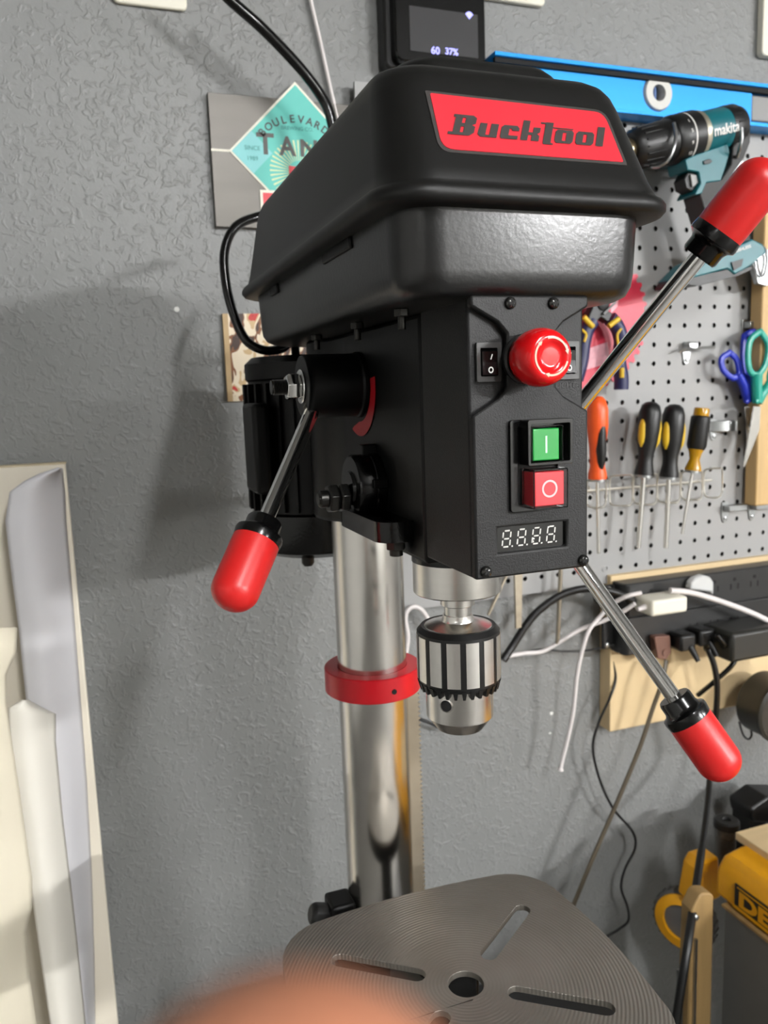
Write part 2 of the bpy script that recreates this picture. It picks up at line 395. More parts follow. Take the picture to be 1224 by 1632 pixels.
# block italic lettering: every letter is drawn from closed strokes on a unit grid (x, y) -> sheared
GL = {  # width, rectangles / polygons
 'B': (1.25, [[(0,0),(.95,0),(1.15,.15),(1.15,.45),(1.0,.52),(1.15,.6),(1.15,.88),(.98,1),(.1,1),(.1,.86),(.2,.86),(.2,.14),(0,.14)]], [[(.52,.14),(.66,.14),(.66,.42),(.52,.42)], [(.52,.6),(.66,.6),(.66,.86),(.52,.86)]]),
 'u': (1.05, [[(.1,.68),(.42,.68),(.42,.12),(.6,.12),(.6,.68),(.95,.68),(.95,0),(.2,0),(.06,.14)]], []),
 'c': (.95, [[(.1,0),(.86,0),(.86,.18),(.42,.18),(.42,.52),(.54,.52),(.54,.42),(.88,.42),(.88,.56),(.76,.68),(.16,.68),(.04,.56),(.04,.1)]], []),
 'k': (1.0, [[(.05,0),(.38,0),(.38,.28),(.55,.28),(.55,0),(.92,0),(.92,.26),(.8,.36),(.92,.44),(.92,.68),(.58,.68),(.58,.42),(.38,.42),(.38,1.0),(.05,1.0)]], []),
 't': (.62, [[(.15,-.12),(.62,-.12),(.62,-.06),(.5,-.02),(.5,1.0),(.12,1.0),(.12,0)], [(-.12,.9),(.12,.9),(.12,.98),(-.12,.98)], [(.5,.72),(1.5,.72),(1.5,.77),(.5,.77)]], []),
 'o': (1.02, [[(.14,0),(.84,0),(.94,.12),(.94,.56),(.84,.68),(.14,.68),(.04,.56),(.04,.12)]], [[(.40,.13),(.58,.13),(.58,.54),(.40,.54)]]),
 'l': (.5, [[(.05,0),(.42,0),(.42,1.0),(.05,1.0)]], []),
}
word = 'Bucktool'; tot = sum(GL[c][0] for c in word); x0 = -.0440; W_ = .0890; k = W_/(tot+.42); H_ = .0108; zb = .1150
cx = x0
for ch in word:
    wd, polys, holes = GL[ch]; b = MB()
    def mp(p): return (cx+(p[0]+.46*p[1])*k, zb+p[1]*H_)
    for qi, q in enumerate(polys):
        loops = [[mp(p) for p in q]]+([[mp(p) for p in h] for h in holes] if qi == 0 else [])
        flat = [p for l in loops for p in l]
        tr = tessellate_polygon([[Vector((p[0], p[1], 0)) for p in l] for l in loops])
        b.add([stk(x, z, .0009) for x, z in flat], [tuple(t) for t in tr])
    b.build('letter', M_border, sk, smooth=0, fixn=False)
    cx += wd*k

# head casting behind the control box
prof = [(-.033, -.030), (.033, -.030), (.033, .110)] + [(.043*sin(a), CY-.043*cos(a)) for a in [radians(d) for d in range(50, 311, 13)]] + [(-.033, .110)]
MB().prism(prof, -.099, .043).build('head_casting', M_cast, dp, bevel=.003, smooth=40)
# plastic control box
pw = .0327; pf = -.0935; pk = .0045
pb = MB(); pb.box((-pw, pf+pk, -.0945), (pw, -.030, .0445)); shell = pb.build('control_box', M_panel, dp, bevel=.0015)
face = [(-pw, -.0945), (pw, -.0945), (pw, -.0125), (.0185, -.0047), (.0135, .0005), (.0135, .0265), (.0185, .0318), (pw, .0393), (pw, .0445), (-pw, .0445), (-pw, .0393), (-.0185, .0318), (-.0135, .0265), (-.0135, .0005), (-.0185, -.0047), (-pw, -.0125)]
disp = [(-.0200, -.0822), (.0200, -.0822), (.0200, -.0690), (-.0200, -.0690)]
FM = Matrix(((1, 0, 0, 0), (0, 0, -1, 0), (0, 1, 0, 0), (0, 0, 0, 1)))     # local (x, z) plane, local z -> -Y
MB().prism(face, -(pf+pk)-.0005, -pf, FM, holes=[list(reversed(disp))]).build('front_panel', M_panel, dp, bevel=.0012, smooth=30)
# display
ds = MB().box((-.0205, pf+.0025, -.0826), (.0205, pf+.0035, -.0686)).build('speed_display', M_blackg, dp, smooth=0)
def seg7(b, ox, oz, h, wd, t, y):
    sl = .12
    def q(pts): b.add([(ox+x+sl*z, y, oz+z) for x, z in pts], [tuple(range(len(pts)))])
    g = t*.35
    for z in (0, h/2, h): q([(g+t/2, z), (t, z+t/2), (wd-t, z+t/2), (wd-g-t/2, z), (wd-t, z-t/2), (t, z-t/2)])
    for x in (0, wd):
        for z0 in (0, h/2): q([(x, z0+g+t/3), (x+t/2, z0+t), (x+t/2, z0+h/2-t), (x, z0+h/2-g-t/3), (x-t/2, z0+h/2-t), (x-t/2, z0+t)])
    q([(wd+t*1.3, -t/2), (wd+t*2.4, -t/2), (wd+t*2.4, t/2), (wd+t*1.3, t/2)])
for i in range(4):
    b = MB(); seg7(b, -.0166+i*.0086, -.0795, 0.0082, .0043, .0008, pf+.0023); b.build('digit', M_seg, ds, smooth=0, fixn=False)
b = MB()
for x, z in ((.0017, -.0768), (.0013, -.0795+.0012), (.0104, -.0716)):
    b.add([(x+dx, pf+.0023, z+dz) for dx, dz in circ(8, .0005)], [tuple(range(8))])
b.build('colon', M_white, ds, smooth=0, fixn=False)
# panel screws
def screw(x, z, y0, r=.0030, parent=dp):
    s = MB().lathe([(r, 0), (r, .0008), (r*.85, .0018), (r*.5, .0024), (0, .0026)], frame((x, y0, z), (0, -1, 0)), 20).build('panel_screw', M_screw, parent)
    c = MB(); M_ = frame((x, y0-.0021, z), (0, -1, 0)) @ Matrix.Rotation(radians(20), 4, 'Z')
    c.box((-r*.62, -r*.15, 0), (r*.62, r*.15, .0006), M_); c.box((-r*.15, -r*.62, 0), (r*.15, r*.62, .00061), M_)
    c.build('cross_recess', M_dark, s, smooth=0)
for x, z in ((-.0118, .0408), (.0122, .0408), (-.0272, -.0905), (.0297, -.0905)): screw(x, z, pf)
# rocker switches in the side pockets
py = pf+pk
for x, word in ((-.0222, 'LASER'), (.0222, 'LIGHT')):
    bz = MB().prism(rrect(x-.0068, x+.0068, .0035, .0225, .0008, 3), -py, -py+.0022, FM, holes=[list(reversed(rrect(x-.0046, x+.0046, .0062, .0198, .0006, 2)))]).build('rocker_switch', mat('switch_bezel', '2b2b2a', .4, var=.1), dp, bevel=.0004)
    b = MB(); yy = -py
    sec = [(-.0044, .0064), (.0044, .0064), (.0044, .0196), (-.0044, .0196)]
    # tilted rocker: bottom pressed out, top pressed in
    vs = [(x-.0044, -py*-1, .0064), (x+.0044, py, .0064), (x+.0044, py, .0196), (x-.0044, py, .0196)]
    fr = [(x-.0042, py-.0034, .0068), (x+.0042, py-.0034, .0068), (x+.0042, py-.0024, .0130), (x-.0042, py-.0024, .0130), (x-.0042, py-.0030, .0180), (x+.0042, py-.0030, .0180)]
    b.add([Vector(v) for v in vs]+fr, [(4, 5, 7-0, 6) if False else (4, 5, 6, 7), (7, 6, 9, 8), (0, 1, 5, 4), (1, 2, 9, 6), (1, 6, 5), (2, 3, 8, 9), (3, 0, 4, 8), (4, 7, 8), (3, 2, 1, 0)])
    b.build('rocker', M_blackg, bz, smooth=0)
    b = MB(); b.add([(x+.0001, py-.0031, .0142), (x+.0007, py-.0031, .0142), (x+.0014, py-.0034, .0168), (x+.0008, py-.0034, .0168)], [(0, 1, 2, 3)])
    ro = [(x+.0002+.0014*cos(a), py-.00345, .0092+.0016*sin(a)) for a in [2*pi*i/16 for i in range(16)]]; ri = [(x+.0002+.0008*cos(a), py-.00345, .0092+.00095*sin(a)) for a in [2*pi*i/16 for i in range(16)]]
    b.add(ro+ri, [(i, (i+1) % 16, 16+(i+1) % 16, 16+i) for i in range(16)])
    b.build('marking', M_white, bz, smooth=0, fixn=False)
    text('lettering', word, (x, py-.0002, .0008), (1, 0, 0), (0, 0, 1), .0026, mat('embossed_black', '151515', .5, var=.1), shell, bold=.01, width=.0115)
# emergency stop
ex, ez = -.0035, .0140
es = MB().lathe([(.0085, 0), (.0085, .004), (.0100, .004), (.0132, .0075), (.0140, .0125), (.0138, .0165), (.0128, .0205), (.0112, .0232), (.0098, .0240), (.0072, .0239), (.0068, .0232), (.0040, .0231), (0, .0234)],
               frame((ex, pf, ez), (0, -1, 0)), 48).build('emergency_stop', M_redestop, dp, smooth=60)
MB().lathe([(.0125, -.001), (.0125, .0012), (.0115, .0022), (.009, .0022)], frame((ex, pf, ez), (0, -1, 0)), 32).build('collar', M_black, es)
b = MB(); yy = pf-.0244
for a0 in (20, 140, 260):
    A = [radians(a0+i*6) for i in range(15)]
    for i, a in enumerate(A[:-1]):
        r0, r1 = .0082, .0091; a2 = A[i+1]
        b.add([(ex+r*cos(q), yy, ez+r*sin(q)) for r, q in ((r0, a), (r1, a), (r1, a2), (r0, a2))], [(0, 1, 2, 3)])
    a = A[0]-.25; c, s_ = cos(A[0]), sin(A[0])
    b.add([(ex+.0076*cos(A[0]), yy, ez+.0076*sin(A[0])), (ex+.0097*cos(A[0]), yy, ez+.0097*sin(A[0])), (ex+.0086*cos(a), yy, ez+.0086*sin(a))], [(0, 1, 2)])
b.build('arrow_print', M_cream, es, smooth=0, fixn=False)
# start / stop switch
sx0, sx1, sz0, sz1 = -.0135, .0175, -.0615, -.0155
sw = MB().prism(rrect(sx0, sx1, sz0, sz1, .0015, 3), -pf-.0005, -pf+.0020, FM, holes=[list(reversed(rrect(sx0+.004, sx1-.004, sz0+.0035, sz1-.0035, .001, 2)))])
sw.prism(rrect(sx0+.0055, sx1, -.0380, sz1, .001, 2), -pf+.001, -pf+.0098, FM, holes=[list(reversed(rrect(sx0+.0072, sx1-.0018, -.0385+.002, sz1-.0022, .0008, 2)))])
sw = sw.build('start_stop_switch', M_blackg, dp, bevel=.0005)
MB().box((sx0+.003, pf+.0002, sz0+.002), (sx1-.003, pf+.0006, sz1-.002)).build('backing', M_dark, sw, smooth=0)
for nm, x0_, x1_, z0_, z1_, m, y1, mk in (('start_button', -.0050, .0100, -.0358, -.0200, M_green, pf-.0090, 'I'), ('stop_button', -.0050, .0118, -.0583, -.0412, M_redbtn, pf-.0105, 'O')):
    bt = MB().box((x0_, y1, z0_), (x1_, pf, z1_)).build(nm, m, dp, bevel=.0006)
    cv = MB()
    cv.prism(rrect(x0_-.0014, x1_+.0014, z0_-.0014, z1_+.0014, .0006, 2), -pf+.001, -y1+.0012, FM, holes=[list(reversed(rrect(x0_-.0007, x1_+.0007, z0_-.0007, z1_+.0007, .0004, 2)))])
    cv.build('clear_guard', M_clear, bt, smooth=0)
    b = MB(); xm, zm = (x0_+x1_)/2, (z0_+z1_)/2; yy = y1-.0002
    if mk == 'I': b.box((xm-.0005, yy, zm-.0042), (xm+.0005, yy+.0001, zm+.0042))
    else:
        n = 28; b.add([(xm+r*cos(2*pi*i/n), yy, zm+r*sin(2*pi*i/n)) for r in (.0044, .0034) for i in range(n)], [(i, (i+1) % n, n+(i+1) % n, n+i) for i in range(n)])
    b.build('symbol', mat('symbol_pale', 'f3c9c4' if mk == 'O' else 'bfe6c8', .4, var=.02) if mk == 'I' else mat('symbol_pink', 'f4bcbc', .4, var=.02), bt, smooth=0, fixn=False)

# knobs and rods
def knob(o, d, R, L0, L1, L2, name, parent, rod_r, rod_from=0.0, twist=0):
    """rod from o along d; collar starts at L0, red grip L1..L2"""
    M_ = frame(o, d)
    rod = MB().lathe([(rod_r, rod_from), (rod_r, L0+.004)], M_, 24).build(name, M_chrome, parent)
    c = L1-L0; b = MB()
    b.lathe([(rod_r*1.05, L0), (R*.70, L0), (R*.76, L0+c*.1), (R*.76, L0+c*.45), (R*.84, L0+c*.6), (R*1.02, L0+c*.68), (R*1.04, L0+c*.8), (R*1.0, L1+.001)], M_, 40).build('knob_collar', M_blackg, rod, smooth=50)
    g = L2-L1; n = 10; pr = [(R*.985, L1)]
    pr += [(R, L1+g*.1), (R*.99, L2-R*.9)]
    pr += [(R*.99*cos(pi/2*i/n), L2-R*.9+R*.9*sin(pi/2*i/n)) for i in range(1, n+1)]
    pr[-1] = (0, L2)
    MB().lathe(pr, M_, 40).build('red_grip', M_redknob, rod, smooth=60)
    return rod
HUB = V(.0749, .0524, -.064); TL = .4212; TH = .9968
def hd(a): return V(sin(TL), -cos(a)*cos(TL), sin(a)*cos(TL))
hub = MB().cyl((.030, HUB.y, HUB.z), (.055, HUB.y, HUB.z), .016, 28).cyl((.055, HUB.y, HUB.z), (.088, HUB.y, HUB.z), .022, 32).build('feed_hub', M_cast, dp, bevel=.002)
for a in (TH, TH-2*pi/3, TH+2*pi/3):
    knob(HUB, hd(a), .0152, .1812, .1984, .2448, 'feed_handle', dp, .0053, .01)
# speed lever hub on the left side
SY, SZ = .080, .006
MB().lathe([(.0222, 0), (.0222, .003), (.0212, .004), (.0212, .036), (.0205, .040), (.0205, .0405)], frame((-.033, SY, SZ), (-1, 0, 0)), 40).build('speed_hub', M_cast, dp, bevel=.0008)
MB().lathe([(.0115, 0), (.0115, .0015)], frame((-.0735, SY, SZ), (-1, 0, 0)), 28).lathe([(.0085, .0015), (.0092, .0025), (.0092, .009), (.008, .011)], frame((-.0735, SY, SZ), (-1, 0, 0)), 6, radians(10)).build('lock_nut', M_chrome, dp, bevel=.0006)
b = MB(); pr = [(.0052, .010)]
for i in range(9): pr += [(.0052, .0105+i*.0011), (.0046, .0110+i*.0011)]
pr += [(.0046, .0208), (0, .0208)]
b.lathe(pr, frame((-.0735, SY, SZ), (-1, 0, 0)), 20).build('threaded_stud', M_oxide, dp, smooth=20)
A0 = V(-.0665, SY-.006, SZ-.012); A1 = at(432, 812, .020); A2 = at(363, 972, .008)
dA = (at(366, 962, .010)-A0).normalized(); LA = (A2-A0).length
s0 = (at(429, 817, .024)-A0).dot(dA); s1 = (at(409, 853, .022)-A0).dot(dA)
knob(A0, dA, .0146, s0, s1, LA, 'speed_lever', dp, .0050)
MB().lathe([(.0058, -.004), (.0068, .002), (.0064, .006), (.0052, .0065)], frame(A0, dA), 20).build('lever_ferrule', M_oxide, dp)
# red swoosh on the casting
b = MB(); o_ = []; i_ = []
for i in range(29):
    t = i/28; a = radians(-8+t*128); wdt = .0100*min(1, (1-t)*5)**.6 if t > .8 else .0100
    ro = .0350; o_.append((SY-ro*cos(a), SZ-ro*sin(a))); i_.append((SY-(ro-wdt)*cos(a), SZ-(ro-wdt)*sin(a)))
n = 29
b.add([(-.0337, y, z) for y, z in o_]+[(-.0337, y, z) for y, z in i_], [(i, i+1, n+i+1, n+i) for i in range(n-1)]); b.build('red_swoosh', M_swoosh, dp, smooth=0, fixn=False)
# return spring cap
PYy, PZ = HUB.y, HUB.z+.003
sc_ = MB().lathe([(.0225, 0), (.0225, .006), (.0218, .0065), (.0218, .0160), (.0205, .0178), (0, .0178)], frame((-.033, PYy, PZ), (-1, 0, 0)), 44).build('spring_cap', M_castg, dp, smooth=40)
MB().lathe([(.0115, .0178), (.0105, .0195), (0, .0195)], frame((-.033, PYy, PZ), (-1, 0, 0)), 30).build('cap_boss', M_castg, sc_)
for h0, r_ in ((.0200, .0098), (.0275, .0098)):
    MB().lathe([(r_*.9, h0), (r_, h0+.001), (r_, h0+.0056), (r_*.9, h0+.0066)], frame((-.033, PYy, PZ-.006), (-1, 0, 0)), 6, radians(12)).build('jam_nut', M_oxide, dp, bevel=.0004)
b = MB().lathe([(.0056, .018), (.0056, .039), (.0040, .0405), (0, .0405)], frame((-.033, PYy, PZ-.006), (-1, 0, 0)), 18).build('spring_stud', M_oxide, dp)
MB().box((-.043, PYy-.004, PZ+.020), (-.033, PYy+.005, PZ+.028)).build('stop_lug', M_cast, dp, bevel=.0008)
MB().box((-.0430, PYy-.0245, PZ+.001), (-.0335, PYy-.0215, PZ+.007)).build('cap_notch', M_cast, dp, bevel=.0006)
lug = rrect(-.054, -.030, -.012, .080, (.012, .016, .012, .004), 6)
MB().prism([(x, y) for x, y in lug], -.0880, -.0755).build('clamp_lug', M_castg, dp, bevel=.003, smooth=50)
MB().lathe([(.0062, 0), (.0062, .006)], frame((-.040, .000, -.0940), (0, 0, 1)), 6).lathe([(.0042, -.004), (.0042, .001)], frame((-.040, .000, -.0940), (0, 0, 1)), 12).build('clamp_bolt', M_oxide, dp, bevel=.0005)
# motor behind the column
MX, MY = -.010, .300
b = MB().lathe([(.050, .020), (.058, .016), (.058, -.108), (.050, -.110)], frame((MX, MY, 0), (0, 0, 1)), 40)
mo = b.build('motor', M_cast, dp)
MB().lathe([(.058, -.106), (.061, -.108), (.061, -.128), (.058, -.143), (.048, -.148), (0, -.148)], frame((MX, MY, 0), (0, 0, 1)), 40).build('end_bell', M_castg, mo)
MB().lathe([(.058, .014), (.0605, .016), (.0605, .030), (.054, .036), (0, .036)], frame((MX, MY, 0), (0, 0, 1)), 40).build('top_bell', M_cast, mo)
for i in range(30):
    a = 2*pi*i/30
    MB().box((.056, -.0014, -.104), (.0635, .0014, .012), Matrix.Translation((MX, MY, 0)) @ Matrix.Rotation(a, 4, 'Z')).build('fin', M_cast, mo, smooth=0)
MB().box((MX-.067, MY-.055, -.085), (MX-.052, MY-.005, -.005), None).build('capacitor_box', M_cast, mo, bevel=.004)
MB().lathe([(.004, 0), (.006, .003), (.006, .010)], frame((-.03, .262, -.156), (0, 0, 1)), 12).build('end_screw', M_oxide, mo)
MB().box((-.03, .20, -.02), (.03, .262, .02)).build('motor_mount', M_cast, dp, bevel=.003)
# power cord looping from behind the cover to the motor
pc = [at(470, 330, .330), at(412, 345, .320), at(375, 362, .310), at(358, 400, .305), at(360, 450, .300), at(372, 500, .295), at(392, 542, .290), at(420, 558, .288), at(448, 556, .290), at(468, 545, .30), V(-.02, .31, .030)]
MB().tube(catmull(pc, 6), .0042, 12).build('motor_cord', M_blackg, dp)

# column, collar, rack
MB().lathe([(.0293, ST+.02), (.0293, -.095)], frame((0, CY, 0), (0, 0, 1)), 64).build('column', M_steel, dp, smooth=30)
cl = MB().lathe([(.0296, -.2485), (.0400, -.2485), (.0408, -.2477), (.0408, -.2288), (.0400, -.228), (.0296, -.228), (.0296, -.2485)], frame((0, CY, 0), (0, 0, 1)), 64).build('column_collar', M_redcol, dp, smooth=30)
aS = atan2(at(627, 1101, CY-.038).x, -.039)
hx = at(627, 1101, CY-.039).x
MB().lathe([(.0022, 0), (.0022, .002)], frame((hx, CY-sqrt(.0408**2-hx**2)+.0015, -.2395), (hx, -sqrt(.0408**2-hx**2), 0)), 16).build('set_screw_hole', M_dark, cl)
b = MB(); zt = -.250; nT = 96; pt = .0042
pts = [(.0285, zt)]
pts.append((.0385, zt))
for i in range(nT):
    z = zt-i*pt; pts += [(.0385, z-.0008), (.0405, z-.0016), (.0405, z-.0026), (.0385, z-.0034)]
pts += [(.0385, zt-nT*pt), (.0285, zt-nT*pt)]
MB().prism(pts, -CY-.006, -CY+.006, FM).build('rack', mat('rack_steel', 'a59a88', .45, .8, var=.1), dp, smooth=0)
# base
MB().prism(rrect(-.11, .11, -.13, .235, .03, 6), ST, ST+.022).build('base', M_cast, dp, bevel=.004)
MB().lathe([(.055, ST+.02), (.052, ST+.03), (.040, ST+.045), (.038, ST+.06), (.0293, ST+.06)], frame((0, CY, 0), (0, 0, 1)), 40).build('column_flange', M_cast, dp)
# table
TZ = -.399
def bulge(hw, hh, r, bg, n=8):
    out = []
    P = rrect(-hw, hw, -hh, hh, r, n)
    # subdivide straight runs with a slight outward bow
    for i, p in enumerate(P):
        q = P[(i+1) % len(P)]; out.append(p); d = sqrt((q[0]-p[0])**2+(q[1]-p[1])**2)
        if d > .05:
            for j in range(1, 8):
                t = j/8; s = 4*t*(1-t)*bg; x = p[0]+(q[0]-p[0])*t; y = p[1]+(q[1]-p[1])*t
                nx, ny = (q[1]-p[1])/d, -(q[0]-p[0])/d; out.append((x+nx*s, y+ny*s))
    return out
def slot(r0, r1, a, hw, n=7):
    c, s = cos(a), sin(a); out = []
    for base, st0 in ((r1, -pi/2), (r0, pi/2)):
        for i in range(n+1):
            t = st0+pi*i/n; u, v_ = base+hw*cos(t), hw*sin(t); out.append((u*c-v_*s, u*s+v_*c))
    return out
holes = [list(reversed(circ(32, .0122)))]+[list(reversed(slot(.0345, .0915, radians(a), .0062))) for a in (36, 143, 217, 324)]
tb = MB().prism(bulge(.112, .103, .042, .004), TZ-.0045, TZ, Matrix.Translation((0, 0, 0)), holes=holes).build('table', M_table, dp, bevel=.0008, smooth=40)
out = bulge(.112, .103, .042, .004); inn = bulge(.106, .097, .038, .004)
MB().prism(out, TZ-.022, TZ-.0045, None, holes=[list(reversed(inn))]).build('table_skirt', M_cast, tb, bevel=.001)
br = MB().prism([(-.022, .095), (-.03, .06), (-.02, .02), (.02, .02), (.03, .06), (.022, .095)], TZ-.150, TZ-.005).box((-.020, .09, TZ-.150), (.020, CY-.02, TZ-.105)).build('table_arm', M_cast, dp, bevel=.003)
MB().lathe([(.0297, TZ-.165), (.044, TZ-.165), (.044, TZ-.092), (.0297, TZ-.092), (.0297, TZ-.165)], frame((0, CY, 0), (0, 0, 1)), 40).build('table_bracket', M_cast, dp, bevel=.002)
k0 = at(545, 1452, CY-.005)
MB().box((k0.x-.012, CY-.016, k0.z-.016), (-.028, CY+.010, k0.z+.012)).build('clamp_boss', M_cast, dp, bevel=.003)
MB().lathe([(.010, 0), (.010, .014), (.007, .018)], frame((k0.x-.011, CY-.004, k0.z-.001), (-1, 0, .3)), 10).build('clamp_knob', M_black, dp, bevel=.001)
# quill, spindle and chuck
MB().lathe([(.0282, -.104), (.0282, -.090)], frame((0, 0, 0), (0, 0, 1)), 44).build('quill_seat', M_castg, dp)
MB().lathe([(.0268, -.1245), (.0276, -.1237), (.0276, -.104), (.0268, -.1035)], frame((0, 0, 0), (0, 0, 1)), 64).build('quill', M_steel2, dp, smooth=30)
sp = MB().lathe([(.0086, -.1425), (.0086, -.1340), (.0094, -.1338), (.0108, -.1330), (.0108, -.1240)], frame((0, 0, 0), (0, 0, 1)), 40).build('spindle', M_steel2, dp, smooth=30)
ch = MB().lathe([(.0095, -.1395), (.0098, -.1420), (.0104, -.1436), (.0130, -.1440), (.0212, -.1462), (.0222, -.1472), (.0222, -.150), (0, -.150)], frame((0, 0, 0), (0, 0, 1)), 56).build('chuck_cap', M_steel2, dp, smooth=30)
sl = MB().lathe([(.0218, -.1466), (.0235, -.1462), (.0262, -.1492), (.0262, -.1805), (.0255, -.1830), (.0205, -.1830)], frame((0, 0, 0), (0, 0, 1)), 72).build('chuck_sleeve', M_black, dp, smooth=30)
for i in range(14):
    a = 2*pi*i/14+radians(7); hw = radians(8.9); b = MB(); sec = []
    for z in (-.1510, -.1795):
        sec.append([(.0261*cos(a-hw), .0261*sin(a-hw), z)]+[(.02665*cos(a-hw+2*hw*j/4), .02665*sin(a-hw+2*hw*j/4), z) for j in range(5)]+[(.0261*cos(a+hw), .0261*sin(a+hw), z)])
    b.loft(sec).build('grip_strip', M_slat, sl, smooth=30)
b = MB(); nT = 30
for i in range(nT):
    a = 2*pi*i/nT
    b.add([(r*cos(q), r*sin(q), z) for z, r in ((-.1815, .0266), (-.1815, .0215), (-.1872, .0250), (-.1872, .0215)) for q in ((a-.062, a+.062) if z > -.185 else (a-.032, a+.032))],
          [(0, 1, 3, 2), (4, 6, 7, 5), (0, 4, 5, 1), (2, 3, 7, 6), (0, 2, 6, 4), (1, 5, 7, 3)])
b.build('gear_ring', M_black, sl, smooth=0)
cb = MB().lathe([(.0214, -.182), (.0214, -.2055), (.0202, -.2068), (.0150, -.2140), (.0085, -.2148), (.0060, -.2100), (0, -.21)], frame((0, 0, 0), (0, 0, 1)), 64).build('chuck_body', M_steel2, dp, smooth=30)
hp = at(706, 1130, -.018); ha = atan2(hp.y, hp.x)
MB().lathe([(.0036, .0), (.0036, .0008), (.0030, .0010)], frame((.0208*cos(ha), .0208*sin(ha), hp.z), (cos(ha), sin(ha), 0)), 20).build('key_hole', M_dark, cb)
MB().lathe([(.0037, .0), (.0045, .0), (.0045, .00085), (.0037, .00115), (.0037, .0)], frame((.0208*cos(ha), .0208*sin(ha), hp.z), (cos(ha), sin(ha), 0)), 20).build('key_hole_rim', M_steel2, cb)

# ------------------------------------------------------------------ pegboard
PY = .4746; PT = .0045; GX, GZ, GS = .52245, .2552, .0254
pg = MB(); hl_ = MB(); px0, px1, pz0, pz1 = .105, .93, -.2745, .352
c0, c1, r0, r1 = -16, 15, -3, 20
vid = {}
n = 12; R_ = .0034
for c in range(c0, c1+1):
    for r in range(r0, r1+1):
        hx_, hz_ = GX+c*GS, GZ-r*GS
        xa = px0 if c == c0 else hx_-GS/2; xb = px1 if c == c1 else hx_+GS/2
        zb_ = pz0 if r == r1 else hz_-GS/2; zt_ = pz1 if r == r0 else hz_+GS/2
        sq = [(xb, hz_), (xb, zt_), (hx_, zt_), (xa, zt_), (xa, hz_), (xa, zb_), (hx_, zb_), (xb, zb_)]
        ci = [(hx_+R_*cos(2*pi*i/8), hz_+R_*sin(2*pi*i/8)) for i in range(8)]
        vs = [(x, PY, z) for x, z in sq]+[(x, PY, z) for x, z in ci]+[(x, PY+PT, z) for x, z in ci]
        pg.add(vs[:16], [(i, (i+1) % 8, 8+(i+1) % 8, 8+i) for i in range(8)])
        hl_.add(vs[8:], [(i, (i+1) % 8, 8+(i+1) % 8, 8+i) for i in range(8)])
pg.add([(px0, PY, pz0), (px1, PY, pz0), (px1, PY, pz1), (px0, PY, pz1), (px0, PY+PT, pz0), (px1, PY+PT, pz0), (px1, PY+PT, pz1), (px0, PY+PT, pz1)], [(0, 1, 5, 4), (1, 2, 6, 5), (2, 3, 7, 6), (3, 0, 4, 7)])
pgo = thing('pegboard', 'light grey pegboard with rows of round holes on the wall', 'pegboard', ((px0+px1)/2, PY+PT, pz0))
pg.build('perforated_panel', M_peg, pgo, smooth=0, fixn=False)
hl_.build('hole_edges', mat('shaded_raw_hardboard', '1c1512', .9, var=.2, vscale=90), pgo, smooth=0, fixn=False)['kind'] = 'stuff'  # raw hardboard brown, with the shade inside the holes put into its colour
for x in (.115, .90): MB().box((x, PY+PT, pz0+.01), (x+.02, WY-.0005, pz1-.01)).build('batten', M_dark, pgo)
for z in (pz0, pz1-.02): MB().box((.115, PY+PT, z+.001), (.92, WY-.0005, z+.019)).build('batten', M_dark, pgo)
q = at(963, 907, PY); MB().lathe([(.0042, 0), (.0035, .001), (0, .0014)], frame(q, (0, -1, 0)), 14).build('screw_head', M_peg, pgo)

def S(px, py, Y): return (at(px+1, py, Y)-at(px, py, Y)).x      # metres per pixel sideways on plane Y
def SV(px, py, Y): return (at(px, py, Y)-at(px, py+1, Y)).z       # metres per pixel upright on plane Y
def outl(pts, Y): return [(p.x, p.z) for p in (at(x, y, Y) for x, y in pts)]
def slab_px(pts, Y0, Y1, rnd=0, b=None):
    """outline on plane Y0 pushed back to Y1"""
    b = b or MB(); P = outl(pts, Y0)
    if rnd: P = round_poly(P, rnd, 4)
    return b.prism(P, -Y1, -Y0, FM)

# blue spirit level along the top of the pegboard
lx0 = at(787, 84, .449).x; lz1 = at(787, 82, .449).z; lx1 = lx0+.60; lz0 = lz1-.0545
lv = thing('spirit_level', 'bright blue aluminium spirit level with a round white vial', 'spirit level', (lx0+.3, .462, lz0))
vc = at(1049, 148, .453); vx = at(1199, 170, .453).x
web = [(lx0+.002, lz0+.003), (lx1, lz0+.003), (lx1, lz1-.005), (lx0+.002, lz1-.005)]
MB().prism(web, -.472, -.4545, FM, holes=[list(reversed(circ(32, .0222, vc.x, vc.z))), list(reversed([(vx, lz0+.008), (vx+.05, lz0+.008), (vx+.05, lz1-.010), (vx, lz1-.010)]))]).build('web', M_blue, lv, smooth=0)
for z0_, z1_ in ((lz1-.0048, lz1), (lz0, lz0+.0040)): MB().box((lx0, .446, z0_), (lx1, .4742, z1_)).build('flange', M_blue, lv, bevel=.0006)
MB().box((lx0+.001, .4725, lz0+.004), (lx1, .4742, lz1-.005)).build('back_web', M_dark, lv, smooth=0)
MB().box((lx0+.002, .4500, lz1-.0105), (lx1, .4560, lz1-.0049)).build('dark_strip', M_dark, lv)  # thin dark strip laid along the web below the top flange
vr = MB().lathe([(.0100, -.004), (.0200, -.004), (.0212, -.002), (.0212, .014), (.0100, .014), (.0100, -.004)], frame((vc.x+.001, .4560, vc.z), (0, 1, 0)), 40).build('vial_ring', mat('vial_white', 'cfcdc6', .45, var=.03), lv)
MB().cyl((vc.x+.001, .464, vc.z-.012), (vc.x+.001, .464, vc.z+.012), .0042, 14).build('vial', mat('vial_blue', '6d86b8', .15, var=.1), vr)
